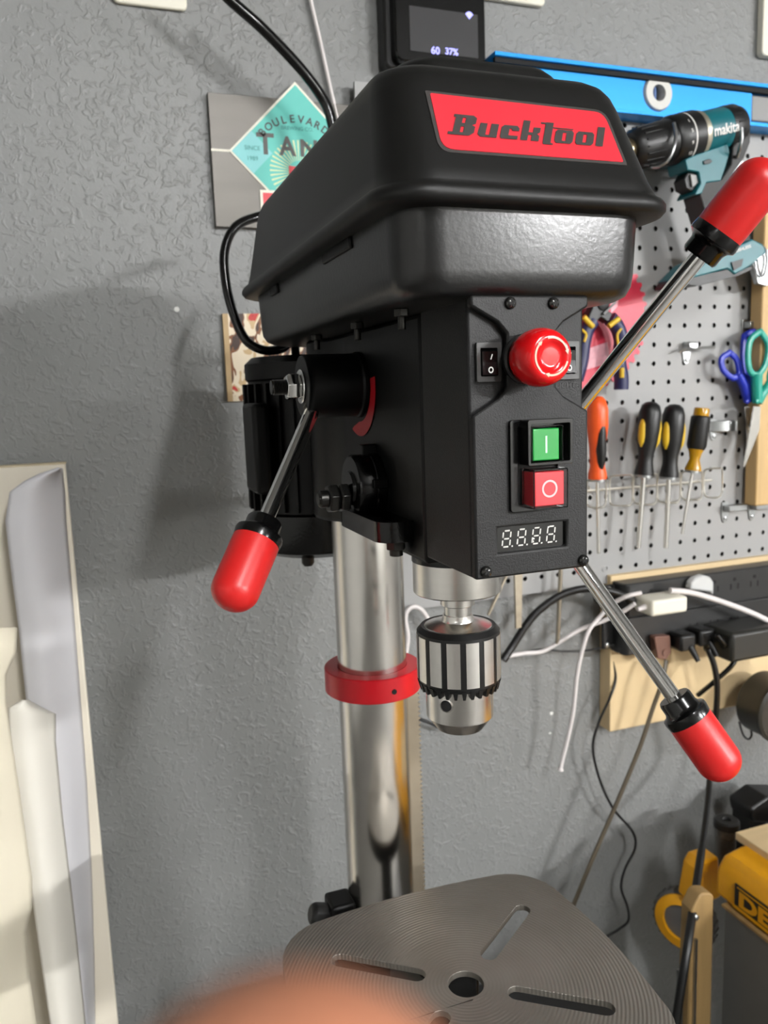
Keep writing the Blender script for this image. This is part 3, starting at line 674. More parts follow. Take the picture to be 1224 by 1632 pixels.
for d in (-.0025, .0025): MB().box((vc.x+.001+d-.0004, .4592, vc.z-.009), (vc.x+.001+d+.0004, .4596, vc.z+.009)).build('vial_line', M_dark, vr)
MB().box((vx+.002, .456, lz0+.010), (vx+.048, .470, lz1-.012)).build('vial_window', mat('vial_grey', '80807e', .4, var=.05), lv, bevel=.002)

# cordless drill hung nose left on the pegboard
DY = .408
dr = thing('cordless_drill', 'teal and black cordless drill hung on pegboard with its nose pointing left', 'drill', at(1150, 455, DY))
dA_, dB_ = at(1008, 233, DY-.024)+V(0, .024, 0), at(1196, 191, DY-.024)+V(0, .024, 0); dd = dB_-dA_; Ld = dd.length; dax = dd.normalized(); s_ = SV(1100, 215, DY)
MD = frame(dA_, dax, (0, 1, 0))
def dl(prof, nm, m, n=32, par=dr, sm=35): return MB().lathe([(r*s_*1.06, t*Ld) for r, t in prof], MD, n).build(nm, m, par, smooth=sm)
dl([(0, -.02), (7, -.02), (9, .0), (16, .02), (17, .10), (17, .12)], 'chuck_jaws', mat('brass_steel', 'b8a684', .3, .9, var=.05))
dl([(24, .08), (28, .10), (30, .14), (33, .34), (33, .40), (30, .41)], 'chuck_sleeve', M_black)
for i in range(18):
    a = 2*pi*i/18
    MB().box((29*s_, -1.4*s_, .13*Ld), (34*s_, 1.4*s_, .33*Ld), MD @ Matrix.Rotation(a, 4, 'Z')).build('rib', M_black, dr, bevel=.0005)
dl([(34, .39), (37, .41), (37.5, .50), (37.5, .505)], 'torque_ring', M_black)
dl([(37.6, .505), (37.6, .515)], 'ring_line', M_white)
dl([(38, .515), (38, .60), (35, .615)], 'mode_ring', M_black)
dl([(33, .60), (36, .61), (36, .645), (33, .66)], 'gear_housing', mat('cast_silver', 'bdb6a4', .4, .8, var=.05))
dl([(31, .64), (33, .66), (33.5, .90), (30, .96), (22, 1.0), (0, 1.01)], 'motor_body', M_teal)
dl([(33.8, .86), (34.5, .88), (34.5, .95), (30, .99), (30, 1.0)], 'rear_cap', M_black)
for j in range(5):
    a = radians(-90+(-40+20*j)); MB().box((33.9*s_*1.06, -1.6*s_, .885*Ld), (34.9*s_*1.06, 1.6*s_, .945*Ld), MD @ Matrix.Rotation(a, 4, 'Z')).build('vent', M_dark, dr)
slab_px([(1092, 254), (1110, 246), (1160, 229), (1163, 243), (1156, 268), (1149, 288), (1126, 291), (1119, 308), (1106, 312), (1117, 292), (1114, 274), (1096, 271)], DY-.017, DY+.017, .002).build('trigger_housing', M_teal, dr, bevel=.004)
slab_px([(1097, 273), (1112, 276), (1116, 292), (1104, 306), (1093, 300), (1090, 285)], DY-.010, DY+.010, .002).build('trigger', M_black, dr, bevel=.003)
slab_px([(1101, 278), (1110, 279), (1113, 291), (1104, 298)], DY-.013, DY-.009).build('trigger_plate', mat('trigger_grey', '8b8a88', .4, var=.05), dr)
slab_px([(1132, 253), (1136, 257), (1131, 261), (1122, 262), (1121, 257), (1126, 254)], DY-.0185, DY-.016).build('direction_button', M_black, dr, bevel=.0006)
slab_px([(1122, 291), (1150, 286), (1166, 262), (1168, 235), (1196, 196), (1196, 226), (1186, 252), (1170, 275), (1163, 300), (1186, 380), (1196, 398), (1140, 418), (1128, 350), (1116, 310)], DY-.0155, DY+.0155, .003).build('grip', mat('grip_rubber', '343434', .6, var=.1, bump=.2, bscale=800), dr, bevel=.004)
slab_px([(1096, 445), (1130, 411), (1200, 381), (1216, 389), (1222, 402), (1196, 424), (1172, 437), (1160, 428)], DY-.032, DY+.032, .003).build('base_shoe', M_teal, dr, bevel=.004)
slab_px([(1094, 453), (1098, 443), (1160, 429), (1170, 438), (1176, 432), (1198, 424), (1198, 430), (1176, 440), (1110, 456)], DY-.030, DY+.030, .001).build('battery_slot', M_black, dr, bevel=.002)
slab_px([(1166, 418), (1185, 412), (1182, 424), (1170, 431)], DY-.034, DY-.031, .0008).build('fuel_gauge', M_black, dr)
pn = at(1170, 197, DY-.0265*1.06)
rr_ = dax.copy()
text('lettering', 'makita', at(1158, 204, DY-.0300), dax, (0, 0, 1), .0125, M_white, dr, bold=.015, shear=.15, width=.039)
text('lettering', 'BRUSHLESS', at(1181, 397, DY-.033), at(1210, 385, DY)-at(1150, 406, DY), (0, 0, 1), .0038, M_white, dr, bold=.02, width=.032)
for t, lab in ((.43, '1'), (.455, '9'), (.47, '13')):
    pass
for j, (t, nm) in enumerate(((.47, '1'), (.47, '5'), (.47, '9'), (.47, '13'))):
    a = radians(-60-22*j) if 0 else radians([28, 4, -22, -46][j])
    rad = (V(0, -1, 0)*cos(a)+dax.cross(V(0, -1, 0)).normalized()*-sin(a)).normalized()
    c_ = dA_+dax*(t*Ld)+rad*(38.2*s_*1.06)
    text('lettering', nm, c_, dax, rad.cross(dax)*-1 if rad.cross(dax).z < 0 else rad.cross(dax), .004, M_white, dr, bold=.02)
# wire hook that carries the drill
hk = thing('wire_tool_hook', 'bent steel wire hook cradling the cordless drill', 'hook', at(1075, 285, DY))
for nm, P in (('wire', [(1074, 196, .380), (1077, 215, .376), (1074, 235, .374), (1064, 256, .378), (1048, 266, .388), (1036, 264, .405), (1034, 258, .468)]), ('wire', [(1182, 204, .374), (1182, 222, .374), (1178, 240, .380), (1172, 256, .405), (1168, 262, .468)])):
    MB().tube(catmull([at(*p) for p in P], 6), .0021, 10).build(nm, M_zinc, hk)
MB().box(at(1020, 268, .4685), at(1180, 258, .4735)).build('mounting_plate', M_zinc, hk)

# red circular saw blade in printed card
bc = at(938, 505, .466); nT = 44; P = []
for i in range(nT):
    a = 2*pi*i/nT; P += [(bc.x+.0895*cos(a), bc.z+.0895*sin(a)), (bc.x+.0945*cos(a+.02), bc.z+.0945*sin(a+.02)), (bc.x+.0945*cos(a+.06), bc.z+.0945*sin(a+.06)), (bc.x+.0885*cos(a+.10), bc.z+.0885*sin(a+.10))]
sb = thing('saw_blade', 'pinkish red circular saw blade hung behind the pliers', 'saw blade', (bc.x, .468, bc.z-.0945))
MB().prism(P, -.4700, -.4678, FM).build('blade', mat('blade_red', 'd0304a', .4, var=.08, vscale=40), sb, smooth=0)
b = MB(); b.prism(outl([(925, 560), (968, 545), (972, 578), (926, 592)], .4676), -.4677, -.4674, FM); b.build('label_patch', mat('label_pink', 'e8a9b4', .5, var=.12, vscale=160), sb, smooth=0)
b = MB(); b.prism(outl([(972, 478), (986, 472), (984, 488), (974, 500)], .4676), -.4677, -.4674, FM); b.build('label_patch', MATS['label_pink'], sb, smooth=0)
MB().lathe([(.008, 0), (.008, .0006)], frame((bc.x, .4677, bc.z), (0, -1, 0)), 20).build('arbor_hole', M_dark, sb)

# pliers with navy and yellow grips
M_navy = mat('navy_grip', '23264f', .45, var=.06); M_ygrip = mat('yellow_grip', 'd9b428', .45, var=.05)
pl = thing('pliers', 'diagonal pliers with navy and yellow grips in front of the red saw blade', 'pliers', at(985, 625, .445))
hd_ = slab_px([(940, 455), (955, 440), (972, 455), (974, 476), (966, 492), (978, 500), (970, 515), (958, 506), (946, 520), (936, 508), (944, 490)], .440, .454, .003).build('head', mat('plier_steel', '19191a', .4, .3, var=.1), pl, bevel=.002)
MB().lathe([(.0085, 0), (.0085, .002), (.006, .003), (0, .0033)], frame(at(961, 484, .440), (0, -1, 0)), 20).build('pivot', MATS['plier_steel'], hd_)
MB().tube([at(962, 501, .437), at(981, 481, .437)], .0016, 8).build('spring', M_zinc, hd_)
def grip(P, Y, rad, nm='handle_grip'): return MB().tube(catmull([at(x, y, Y) for x, y in P], 5), rad, 12).build(nm, M_navy, pl)
g = grip([(972, 507), (984, 522), (990, 545), (986, 575), (990, 600), (990, 621)], .447, .0095)
MB().tube(catmull([at(x, y, .4375) for x, y in ((970, 520), (986, 508))], 3), .0035, 10).build('grip_band', M_ygrip, g)
MB().tube(catmull([at(x, y, .4385) for x, y in ((990, 524), (984, 533), (985, 548), (989, 560))], 4), .0017, 8).build('grip_stripe', M_ygrip, g)
MB().tube(catmull([at(x, y, .4385) for x, y in ((991, 586), (991, 602))], 4), .0030, 8).build('grip_stripe', M_ygrip, g)
g = grip([(944, 512), (936, 524), (930, 545), (926, 575), (918, 605)], .447, .0095)
MB().tube(catmull([at(x, y, .4375) for x, y in ((930, 505), (945, 521))], 3), .0035, 10).build('grip_band', M_ygrip, g)
MB().tube(catmull([at(x, y, .4385) for x, y in ((927, 525), (934, 533), (931, 545))], 4), .0017, 8).build('grip_stripe', M_ygrip, g)
MB().tube([at(961, 470, .4405), V(at(961, 462, .47).x, .4735, at(961, 462, .47).z)], .002, 8).build('hanging_pin', M_zinc, pl)

# wire rack for screwdrivers
RY = .436
rk = thing('screwdriver_rack', 'plated wire rack holding the row of screwdrivers', 'tool rack', at(1040, 800, .46))
MB().tube([at(900, 785, .462), at(1060, 772, .462), at(1134, 765, .462)], .0016, 8).build('rail', M_wire, rk)
for x0_, x1_, yt, yb in ((935, 965, 763, 808), (972, 1007, 757, 805), (1010, 1046, 755, 803), (1048, 1083, 752, 800), (1086, 1118, 750, 796), (1122, 1150, 746, 792)):
    P = [at(x1_, yt, .430), at(x0_+4, yt+2, .452), at(x0_, yt+10, .460), at(x0_, yb-8, .460), at(x0_+5, yb, .452), at(x1_-8, yb+1, .430), at(x1_-2, yb-1, .434)]
    MB().tube(catmull(P, 5), .0012, 8).build('wire_loop', M_wire, rk)
    MB().tube(catmull([at(x1_, yt, .430), at(x1_+1, yt+6, .450), at(x1_+1, yb-10, .458), at(x1_-2, yb-1, .434)], 5), .0012, 8).build('wire_loop', M_wire, rk)
for x in (940, 1100): MB().tube([at(x, 780-(x-940)*.07, .462), V(at(x, 780-(x-940)*.07, .462).x, .4745, at(x, 772, .462).z)], .0018, 8).build('peg', M_wire, rk)

def screwdriver(label, top, bot, tip, prof, m_handle, m_ins, ins, shaft_r=.0028, tipm=None, group='screwdrivers in the wire rack'):
    T, B, P = at(*top, RY), at(*bot, RY), at(*tip, RY-.003)
    t = thing('screwdriver', label, 'screwdriver', P, group); L0 = (B-T).length; Mx = frame(T, B-T, (0, 1, 0)); s = SV(top[0], top[1], RY)
    h = MB().lathe([(r*s, u*L0) for r, u in prof], Mx, 28).build('handle', m_handle, t, smooth=50)
    for k, (a, u0, u1, rr, wd) in enumerate(ins):      # coloured inserts around the handle
        e = MB(); path = [Mx @ Vector((rr*s*cos(a), rr*s*sin(a), (u0+(u1-u0)*i/6)*L0)) for i in range(7)]
        e.tube(path, [wd*s*f for f in (.25, .8, 1, 1, 1, .8, .25)], 10).build('grip_insert', m_ins, h)
    MB().lathe([(prof[-1][0]*s*.95, L0), (prof[-1][0]*s*.95, L0+.003)], Mx, 20).build('ferrule', M_zinc, h)
    sh = MB().lathe([(shaft_r, 0), (shaft_r, (P-B).length*.93), (shaft_r*1.0, (P-B).length)], frame(B, P-B), 12).build('shaft', tipm or M_steel2, t)
    return t
oh = mat('orange_grip', 'f0591c', .4, var=.05)
screwdriver('orange and black screwdriver, first of the row beside the drill press', (952, 631), (952, 763), (954, 882),
            [(0, 0), (8, .01), (13, .05), (17, .16), (17.5, .35), (13, .62), (12, .85), (15, .94), (15, 1)], oh, M_black, [(radians(-90), .12, .93, 9, 9)], .0024)
ypf = [(0, 0), (8, .01), (14, .05), (17.5, .15), (18, .35), (16, .55), (12, .72), (12, .82), (15, .96), (15, 1)]
screwdriver('larger black and yellow screwdriver standing second in the rack', (1038, 640), (1026, 757), (1017, 873), ypf, M_black, M_ygrip, [(radians(-155), .2, .62, 13.5, 7), (radians(-15), .2, .62, 13.5, 7)], .0034)
screwdriver('black and yellow screwdriver right of its larger twin in the rack', (1075, 644), (1066, 760), (1061, 873), ypf, M_black, M_ygrip, [(radians(-155), .2, .62, 13.5, 7), (radians(-15), .2, .62, 13.5, 7)], .0034)
sd = screwdriver('screwdriver with clear amber handle and black sleeve, tilted in the rack', (1119, 650), (1104, 750), (1087, 851),
            [(0, 0), (11, .005), (12, .03), (12, .12), (12.5, .12), (12.5, .66), (10, .72), (8, .82), (13, .97), (13, 1)], mat('amber_handle', 'b5860f', .2, var=.1), M_black, [], .0022)
T, B = at(1119, 650, RY), at(1104, 750, RY); L0 = (B-T).length; s = SV(1119, 650, RY)
MB().lathe([(13*s, .13*L0), (15*s, .15*L0), (15.5*s, .60*L0), (13*s, .66*L0)], frame(T, B-T, (0, 1, 0)), 28).build('sleeve', M_black, sd)

# small plated hooks
def hook(px, py, label, kind):
    o = at(px, py, PY); t = thing('pegboard_hook', label, 'hook', (o.x, PY-.002, o.z-.015), 'plated pegboard hooks')
    P = [(o.x-.006, o.z+.014), (o.x+.006, o.z+.014), (o.x+.007, o.z), (o.x+.004, o.z-.014), (o.x-.001, o.z-.017), (o.x-.005, o.z-.013), (o.x-.007, o.z)]
    MB().prism(round_poly(P, .002, 3), -PY+.0002, -PY+.0022, FM).build('plate', M_zinc, t, bevel=.0006)
    MB().lathe([(.0030, 0), (.0026, .0016), (0, .0024)], frame((o.x, PY-.0022, o.z-.010), (0, -1, 0)), 14).build('rivet', M_zinc, t)
    if kind == 0:
        MB().tube(catmull([V(o.x-.022, PY-.012, o.z+.001), V(o.x-.012, PY-.016, o.z+.005), V(o.x+.004, PY-.012, o.z+.005), V(o.x+.034, PY-.018, o.z+.006)], 5), .0019, 8).build('arm', M_zinc, t)
        MB().box((o.x-.007, PY-.014, o.z+.003), (o.x+.010, PY-.002, o.z+.014)).build('clasp', M_zinc, t, bevel=.002)
    elif kind == 1:
        b = MB(); b.prism([(o.x-.006, -(PY-.002)), (o.x+.006, -(PY-.010)), (o.x+.022, -(PY-.012)), (o.x+.022, -(PY-.020)), (o.x+.026, -(PY-.020)), (o.x+.026, -(PY-.008)), (o.x-.006, -PY)], o.z-.004, o.z+.012, Matrix(((1, 0, 0, 0), (0, -1, 0, 0), (0, 0, 1, 0), (0, 0, 0, 1)))); b.build('arm', M_zinc, t, bevel=.001)
    else:
        MB().box((o.x-.004, PY-.014, o.z+.001), (o.x+.030, PY-.002, o.z+.010)).build('arm', M_zinc, t, bevel=.001)
hook(1093, 562, 'plated hook with sideways arm left of the blue scissors', 0)
hook(1136, 684, 'plated double hook beside the amber screwdriver', 1)
hook(1154, 815, 'plated hook low on the board left of the wooden batten', 2)
hook(1197, 812, 'plated hook touching the foot of the wooden batten', 2)
hook(1187, 525, 'plated hook carrying the blue scissors', 2)

# scissors
def scissors(label, m, ringL, ringR, piv, tips, Y, rt=.0042):
    t = thing('scissors', label, 'scissors', at(*tips[0][:2], Y), None)
    def ring(P, y):
        pts = catmull([at(px, py, y) for px, py in P]+[at(*P[0], y)], 6)[:-1]; b = MB(); n = len(pts); c = sum(pts, Vector())/n
        secs = []
        for i, p in enumerate(pts):
            d = (pts[(i+1) % n]-pts[i-1]).normalized(); o = d.cross(V(0, 1, 0)).normalized()
            secs.append([p+o*(rt*cos(2*pi*k/8))+V(0, 1, 0)*(rt*.8*sin(2*pi*k/8)) for k in range(8)])
        b.loft(secs+[secs[0]], caps=(False, False)); return b
    for P, A, y in ((ringL, 0, Y), (ringR, 1, Y+.006)):
        b = ring(P[0], y); b.tube([at(px, py, y) for px, py in P[1]], P[2], 10); b.build('handle', m, t)
    MB().lathe([(.0035, 0), (.0028, .0012), (0, .0018)], frame(at(*piv, Y-.008), (0, -1, 0)), 14).build('pivot', m, t)
    for k, tp in enumerate(tips):
        w_ = tp[2] if len(tp) > 2 else 10; x, y = piv
        slab_px([(x-w_/2, y+8), (x+w_/2, y+8), (x+w_/2-2, y+45), (tp[0]+1, tp[1]), (tp[0]-1, tp[1])], Y+.003*k, Y+.003*k+.0016).build('blade', M_steel2, t)
    return t
scissors('blue handled scissors hanging behind the teal pair', mat('scissor_blue', '1c2fae', .35, var=.05),
         ([(1163, 562), (1150, 572), (1153, 590), (1168, 602), (1178, 596), (1174, 574)], [(1176, 596), (1186, 615), (1192, 640)], [.006, .007, .006]),
         ([(1186, 535), (1205, 530), (1210, 560), (1204, 592), (1190, 600), (1184, 570)], [(1192, 596), (1194, 640)], [.006, .006]), (1191, 640), [(1193, 700, 7), (1196, 690, 7)], .452, .0045)
scissors('teal handled scissors hanging in front by the wooden batten', mat('scissor_teal', '1a9c8a', .35, var=.05),
         ([(1212, 528), (1196, 542), (1192, 570), (1196, 592), (1208, 597), (1220, 580), (1224, 550)], [(1206, 596), (1206, 620), (1207, 642)], [.008, .0075, .007]),
         ([(1240, 575), (1228, 590), (1226, 606), (1238, 612), (1252, 600), (1252, 580)], [(1230, 606), (1214, 628), (1208, 642)], [.007, .007, .006]), (1207, 640), [(1186, 744, 11), (1188, 738, 9)], .440, .0045)
# wooden batten with a clip at the right edge
bx = at(1211, 600, .446).x; wb = thing('wooden_batten', 'upright pine batten at the right end of the pegboard', 'batten', (bx+.03, .45, at(1211, 806, .446).z))
MB().box((bx, .446, at(1211, 806, .446).z), (bx+.06, .468, at(1211, 300, .446).z)).build('strip', M_woodr, wb, bevel=.002)
ck = thing('binder_clip', 'shiny steel clip over the wooden batten below the red knob', 'clip', at(1208, 455, .44))
slab_px([(1195, 405), (1218, 396), (1232, 400), (1232, 450), (1222, 456), (1208, 452)], .436, .444, .002).build('jaw', M_zinc, ck, bevel=.001)
MB().tube(catmull([at(x, y, .433) for x, y in ((1206, 404), (1212, 394), (1220, 398), (1222, 420), (1216, 440), (1209, 430), (1206, 404))], 5), .0016, 8).build('lever', M_zinc, ck)
# tools hanging low behind the chuck
ht = thing('flat_file', 'flat steel file hanging just right of the chuck', 'file', at(826, 1000, .455))
slab_px([(819, 860), (834, 860), (831, 1000), (823, 1002)], .453, .457).build('blade', mat('file_steel', 'a79f8f', .4, .85, var=.12, vscale=80), ht)
slab_px([(816, 780), (837, 780), (834, 862), (819, 862)], .445, .463, .004).build('handle', M_woodr, ht, bevel=.004)
ht = thing('awl', 'slim steel awl hanging between the panel corner and the cables', 'awl', at(887, 1024, .45))
MB().tube([at(896, 850, .452), at(889, 1018, .452), at(887, 1026, .452)], [.0030, .0028, .0018], 10).build('shaft', MATS['file_steel'], ht)
slab_px([(888, 770), (906, 770), (901, 852), (891, 852)], .444, .462, .004).build('handle', M_woodr, ht, bevel=.004)
ht = thing('hex_key', 'thin slanted steel rod left of the flat file', 'hex key', at(779, 978, .45))
MB().tube([at(826, 880, .455), at(805, 922, .455), at(778, 980, .455)], .0022, 6).build('rod', MATS['file_steel'], ht)
MB().tube([at(826, 880, .455), V(at(826, 880, .455).x, .4745, at(826, 876, .455).z)], .0022, 6).build('bend', MATS['file_steel'], ht)

# ------------------------------------------------------------------ plywood with power strips
BY = .466
bx0, bz1, bz0 = at(973, 1000, BY).x, at(976, 918, BY).z, at(970, 1167, BY).z
pwd = thing('plywood_board', 'plywood backing board below the pegboard carrying power strips', 'board', (bx0+.2, .48, bz0))
MB().box((bx0, BY, bz0), (bx0+.42, WY-.0008, bz1)).build('panel', M_wood, pwd, bevel=.001)
M_strip = mat('strip_black', '1d1d1d', .4, var=.1)
def strip(label, yt, yb, front, skip):
    zt, zb = at(1000, yt, front).z, at(1000, yb, front).z; x0 = at(984, yt, front).x
    t = thing('power_strip', label, 'power strip', (x0+.2, front, zb), 'power strips on the plywood')
    MB().prism(rrect(x0+.012, x0+.40, front, BY-.0005, (.002, .002, .010, .010), 4), zb, zt).build('casing', M_strip, t, bevel=.003)
    MB().box((x0-.004, BY-.006, zb+.004), (x0+.02, BY-.0005, zt-.004)).build('mounting_ear', M_strip, t, bevel=.002)
    MB().lathe([(.0042, 0), (.0036, .002), (0, .0032)], frame((x0+.003, BY-.006, (zt if yt < 950 else zb)+(-.010 if yt < 950 else .010)), (0, -1, 0)), 16).build('screw', M_zinc, t)
    for i in range(9):
        x = x0+.055+i*.0362; zc = (zt+zb)/2; b = MB()
        if i in skip: continue
        b.box((x-.0075, front-.0004, zc-.002), (x-.0052, front+.002, zc+.006)); b.box((x+.0052, front-.0004, zc-.002), (x+.0075, front+.002, zc+.006))
        b.cyl((x, front-.0004, zc+.0125 if yt < 950 else zc-.009), (x, front+.002, zc+.0125 if yt < 950 else zc-.009), .0027, 12)
        b.build('outlet', M_dark, t, smooth=0)
    return t
strip('upper black power strip mounted on the plywood', 932, 990, .437, (1, 2))
strip('lower black power strip mounted on the plywood', 986, 1046, .433, (0, 1))
def cable(name, label, P, r, m, cat='cable', flat=None, k=7):
    o = MB().tube(catmull([at(*p) for p in P], k), r, 10, flat).build(name, m); return tag(o, label, cat)
# white charger block
cg = thing('phone_charger', 'ivory cube charger plugged into the lower power strip', 'charger', at(1050, 985, .40))
p0, p1 = at(1039, 984, .398), at(1097, 950, .398)
MB().box((p0.x, .398, p0.z), (p1.x, .4365, p1.z)).build('body', M_ivory, cg, bevel=.004, seg=3)
MB().cyl(V(p0.x+.002, .412, (p0.z+p1.z)/2), V(p0.x-.012, .412, (p0.z+p1.z)/2-.002), .0042, 12, .003).build('plug', M_wcable, cg)
np_ = thing('night_light_plug', 'white half round plug on the upper power strip', 'plug', at(1120, 948, .43))
MB().prism(outl([(1100, 940), (1102, 929), (1110, 921), (1122, 917), (1133, 920), (1138, 928), (1138, 950), (1133, 944)], .424), -.4365, -.424, FM).build('shell', mat('plug_white', 'c9cac9', .4, var=.03), np_, bevel=.003)
bp_ = thing('brown_plug', 'brown plug hanging at the lower power strip', 'plug', at(1055, 1050, .42))
slab_px([(1043, 1015), (1068, 1013), (1070, 1040), (1062, 1052), (1048, 1050)], .420, .432, .003).build('body', mat('brown_plastic', '6b4a3e', .45, var=.08), bp_, bevel=.002)
MB().lathe([(.005, 0), (.0045, .001), (0, .0012)], frame(at(1060, 1040, .4198), (0, -1, 0)), 14).build('boss', MATS['brown_plastic'], bp_)
for lab, x, y in (('black plug in the lower strip beside the brown plug', 1090, 1022), ('black plug in the lower strip left of the adapter block', 1120, 1014)):
    t = thing('black_plug', lab, 'plug', at(x, y+18, .41), 'black plugs in the lower strip')
    c_ = at(x, y, .415); MB().box((c_.x-.013, .405, c_.z-.012), (c_.x+.013, .4325, c_.z+.012)).build('body', M_black, t, bevel=.004)
    MB().cyl(c_+V(.004, -.008, -.006), c_+V(.008, -.02, -.024), .005, 12, .0032).build('strain_relief', M_black, t)
ad = thing('power_adapter', 'bulky black power adapter block at the right edge', 'adapter', at(1195, 1058, .39))
p0, p1 = at(1166, 1058, .375), at(1260, 995, .375)
MB().box((p0.x, .375, p0.z), (p1.x, .4325, p1.z)).build('body', mat('adapter_black', '23231f', .45, var=.1), ad, bevel=.005)
cr_ = thing('cable_reel', 'round black cable reel below the adapter block', 'reel', at(1200, 1190, .42))
c_ = at(1224, 1122, .420); da = V(0, -1, 0)
MB().lathe([(0, -.02), (.040, -.02), (.046, -.014), (.046, .022), (.049, .026), (.049, .032), (.045, .034), (.043, .031), (0, .031)], frame(c_, da), 40).build('drum', MATS['adapter_black'], cr_, smooth=40)
MB().lathe([(.0016, .031), (.0012, .0322), (0, .0324)], frame(c_, da), 10).build('rivet', M_zinc, cr_)
MB().tube(catmull([at(1178, 1150, .43), at(1184, 1170, .425), at(1192, 1178, .42), at(1198, 1172, .42), at(1196, 1160, .43)], 5), .0016, 8).build('cord_loop', M_black, cr_)
# cables
cable('white_cable', 'white cable running left from the ivory charger to behind the chuck', [(1012, 962, .412), (990, 976, .425), (960, 990, .44), (925, 1003, .455), (893, 1022, .462), (865, 1038, .466), (835, 1041, .468), (808, 1046, .468)], .0030, M_wcable)
cable('dangling_white_cable', 'white cable dangling in front of the wall with a loose end', [(1022, 945, .40), (1000, 950, .405), (975, 963, .42), (955, 984, .43), (938, 1006, .43), (927, 1040, .432), (919, 1080, .435), (914, 1130, .44), (904, 1180, .445), (896, 1212, .446), (893, 1228, .446)], [.0029]*69+[.0042, .0042], M_wcable)
cable('white_lead', 'white lead crossing the power strips toward the right edge', [(1068, 941, .415), (1098, 944, .412), (1132, 953, .41), (1170, 966, .405), (1205, 980, .40), (1245, 1000, .39)], .0040, M_wcable)
cable('thick_black_cord', 'thick black cord arching from the power strips toward the chuck', [(1010, 958, .43), (975, 943, .43), (935, 938, .44), (895, 948, .45), (860, 972, .456), (838, 997, .458), (818, 1028, .458), (802, 1052, .455)], .0052, M_black)
cable('thin_black_lead', 'thin dark lead stretched sideways behind the white cables', [(985, 1027, .455), (940, 1036, .47), (900, 1038, .475), (865, 1035, .478), (830, 1040, .48)], .0014, M_black)
cable('wavy_black_cord', 'thin wavy black cord hanging down the wall behind the table', [(972, 1010, .468), (976, 1050, .468), (981, 1082, .465), (972, 1112, .46), (955, 1150, .462), (945, 1190, .462), (955, 1240, .462), (977, 1288, .462), (1008, 1325, .462), (1012, 1352, .462), (996, 1385, .462), (990, 1415, .462), (1000, 1445, .462), (1001, 1468, .462), (985, 1482, .462), (963, 1497, .462), (940, 1530, .462)], .0019, M_black)
cable('flat_brown_cord', 'flat brownish cord slanting down behind the lower handle', [(1062, 1052, .425), (1056, 1085, .42), (1040, 1130, .425), (1020, 1190, .428), (985, 1275, .430), (948, 1360, .432), (915, 1440, .434), (880, 1530, .436)], .0022, mat('brown_cord', '4a4234', .5, var=.1), flat=1.6)
cable('black_power_cord', 'black power cord running down past the lower red knob', [(1128, 1034, .405), (1138, 1060, .40), (1143, 1095, .40), (1140, 1150, .41), (1133, 1215, .42), (1127, 1290, .38), (1113, 1390, .325), (1097, 1500, .268), (1083, 1590, .25), (1070, 1680, .24)], [.0042]*40+[.0052]*24, M_black)
cable('short_black_lead', 'short glossy black lead looping beside the adapter block', [(1142, 1012, .388), (1157, 1028, .386), (1172, 1045, .395), (1165, 1062, .395), (1140, 1085, .405), (1112, 1108, .43)], .0034, M_blackg)
cable('loose_white_loop', 'pale cable loop behind the column left of the chuck', [(640, 1075, .47), (650, 1020, .47), (646, 985, .47), (655, 968, .47), (672, 972, .47), (690, 1000, .47)], .0030, M_wcable)
cable('dark_hanging_cord', 'dark cord on the wall left of the chuck', [(640, 1100, .47), (660, 1138, .47), (680, 1150, .47), (720, 1160, .47), (760, 1120, .47)], .0022, M_black)

# ------------------------------------------------------------------ things on the wall, upper left
cable('black_wall_cord', 'thick black cord running down from the top edge behind the cover', [(330, -40, .41), (365, -2, .41), (420, 47, .41), (478, 108, .415), (516, 160, .42), (530, 200, .42), (540, 270, .42)], .0056, M_blackg)
cable('thin_white_wall_cable', 'thin white cable stapled on the wall beside the black cord', [(488, -40, .486), (497, 8, .486), (508, 55, .486), (520, 110, .486), (530, 155, .486), (541, 200, .486)], .0022, M_wcable)
# carton poster
PO = .487
pt, pbt = at(330, 148, PO), at(345, 362, PO)
ps = thing('carton_poster', 'flattened silver and teal beer carton panel fixed to the wall', 'poster', (pt.x+.11, PO, pbt.z))
MB().box((pt.x, PO-.003, pbt.z), (pt.x+.222, WY-.0008, pt.z)).build('card', mat('silver_card', '57544f', .38, .45, var=.12, vscale=10, stretch=(.4, 1, 3)), ps, bevel=.0005)
dL, dT = at(365, 240, PO-.004), at(470, 130, PO-.004); dc = V(dT.x, PO-.004, dL.z); hw_, hh_ = dc.x-dL.x, dT.z-dc.z
def dia(k, y, nm, m, cx=dc.x, cz=dc.z, par=ps): return MB().prism([(cx-hw_*k, cz), (cx, cz-hh_*k), (cx+hw_*k, cz), (cx, cz+hh_*k)], -PO+.0028, -y, FM).build(nm, m, par, smooth=0)
M_tl = mat('print_teal', '5cc0b4', .5, var=.03); M_pc = mat('print_cream_card', 'ece8d8', .5, var=.03); M_pd = mat('print_dark', '3b4040', .5, var=.05); M_pt2 = mat('print_teal_pale', '86cfd0', .5, var=.03); M_prd = mat('print_red', 'd8444c', .5, var=.03)
MB().box((pt.x, PO-.0034, dc.z-.0012), (dL.x+.002, PO-.0028, dc.z+.0012)).build('line', M_pc, ps)
dia(1.0, PO-.0040, 'diamond_border', M_pc); dia(.955, PO-.0043, 'diamond', M_tl)
zt_ = at(413, 304, PO).z; xl_ = at(413, 304, PO).x; w2 = dc.x-xl_
MB().box((xl_, PO-.0048, zt_-.034), (xl_+2*w2, PO-.0028, zt_)).build('banner_border', M_pc, ps); MB().box((xl_+.003, PO-.0051, zt_-.031), (xl_+2*w2-.003, PO-.0047, zt_-.003)).build('banner', M_prd, ps)
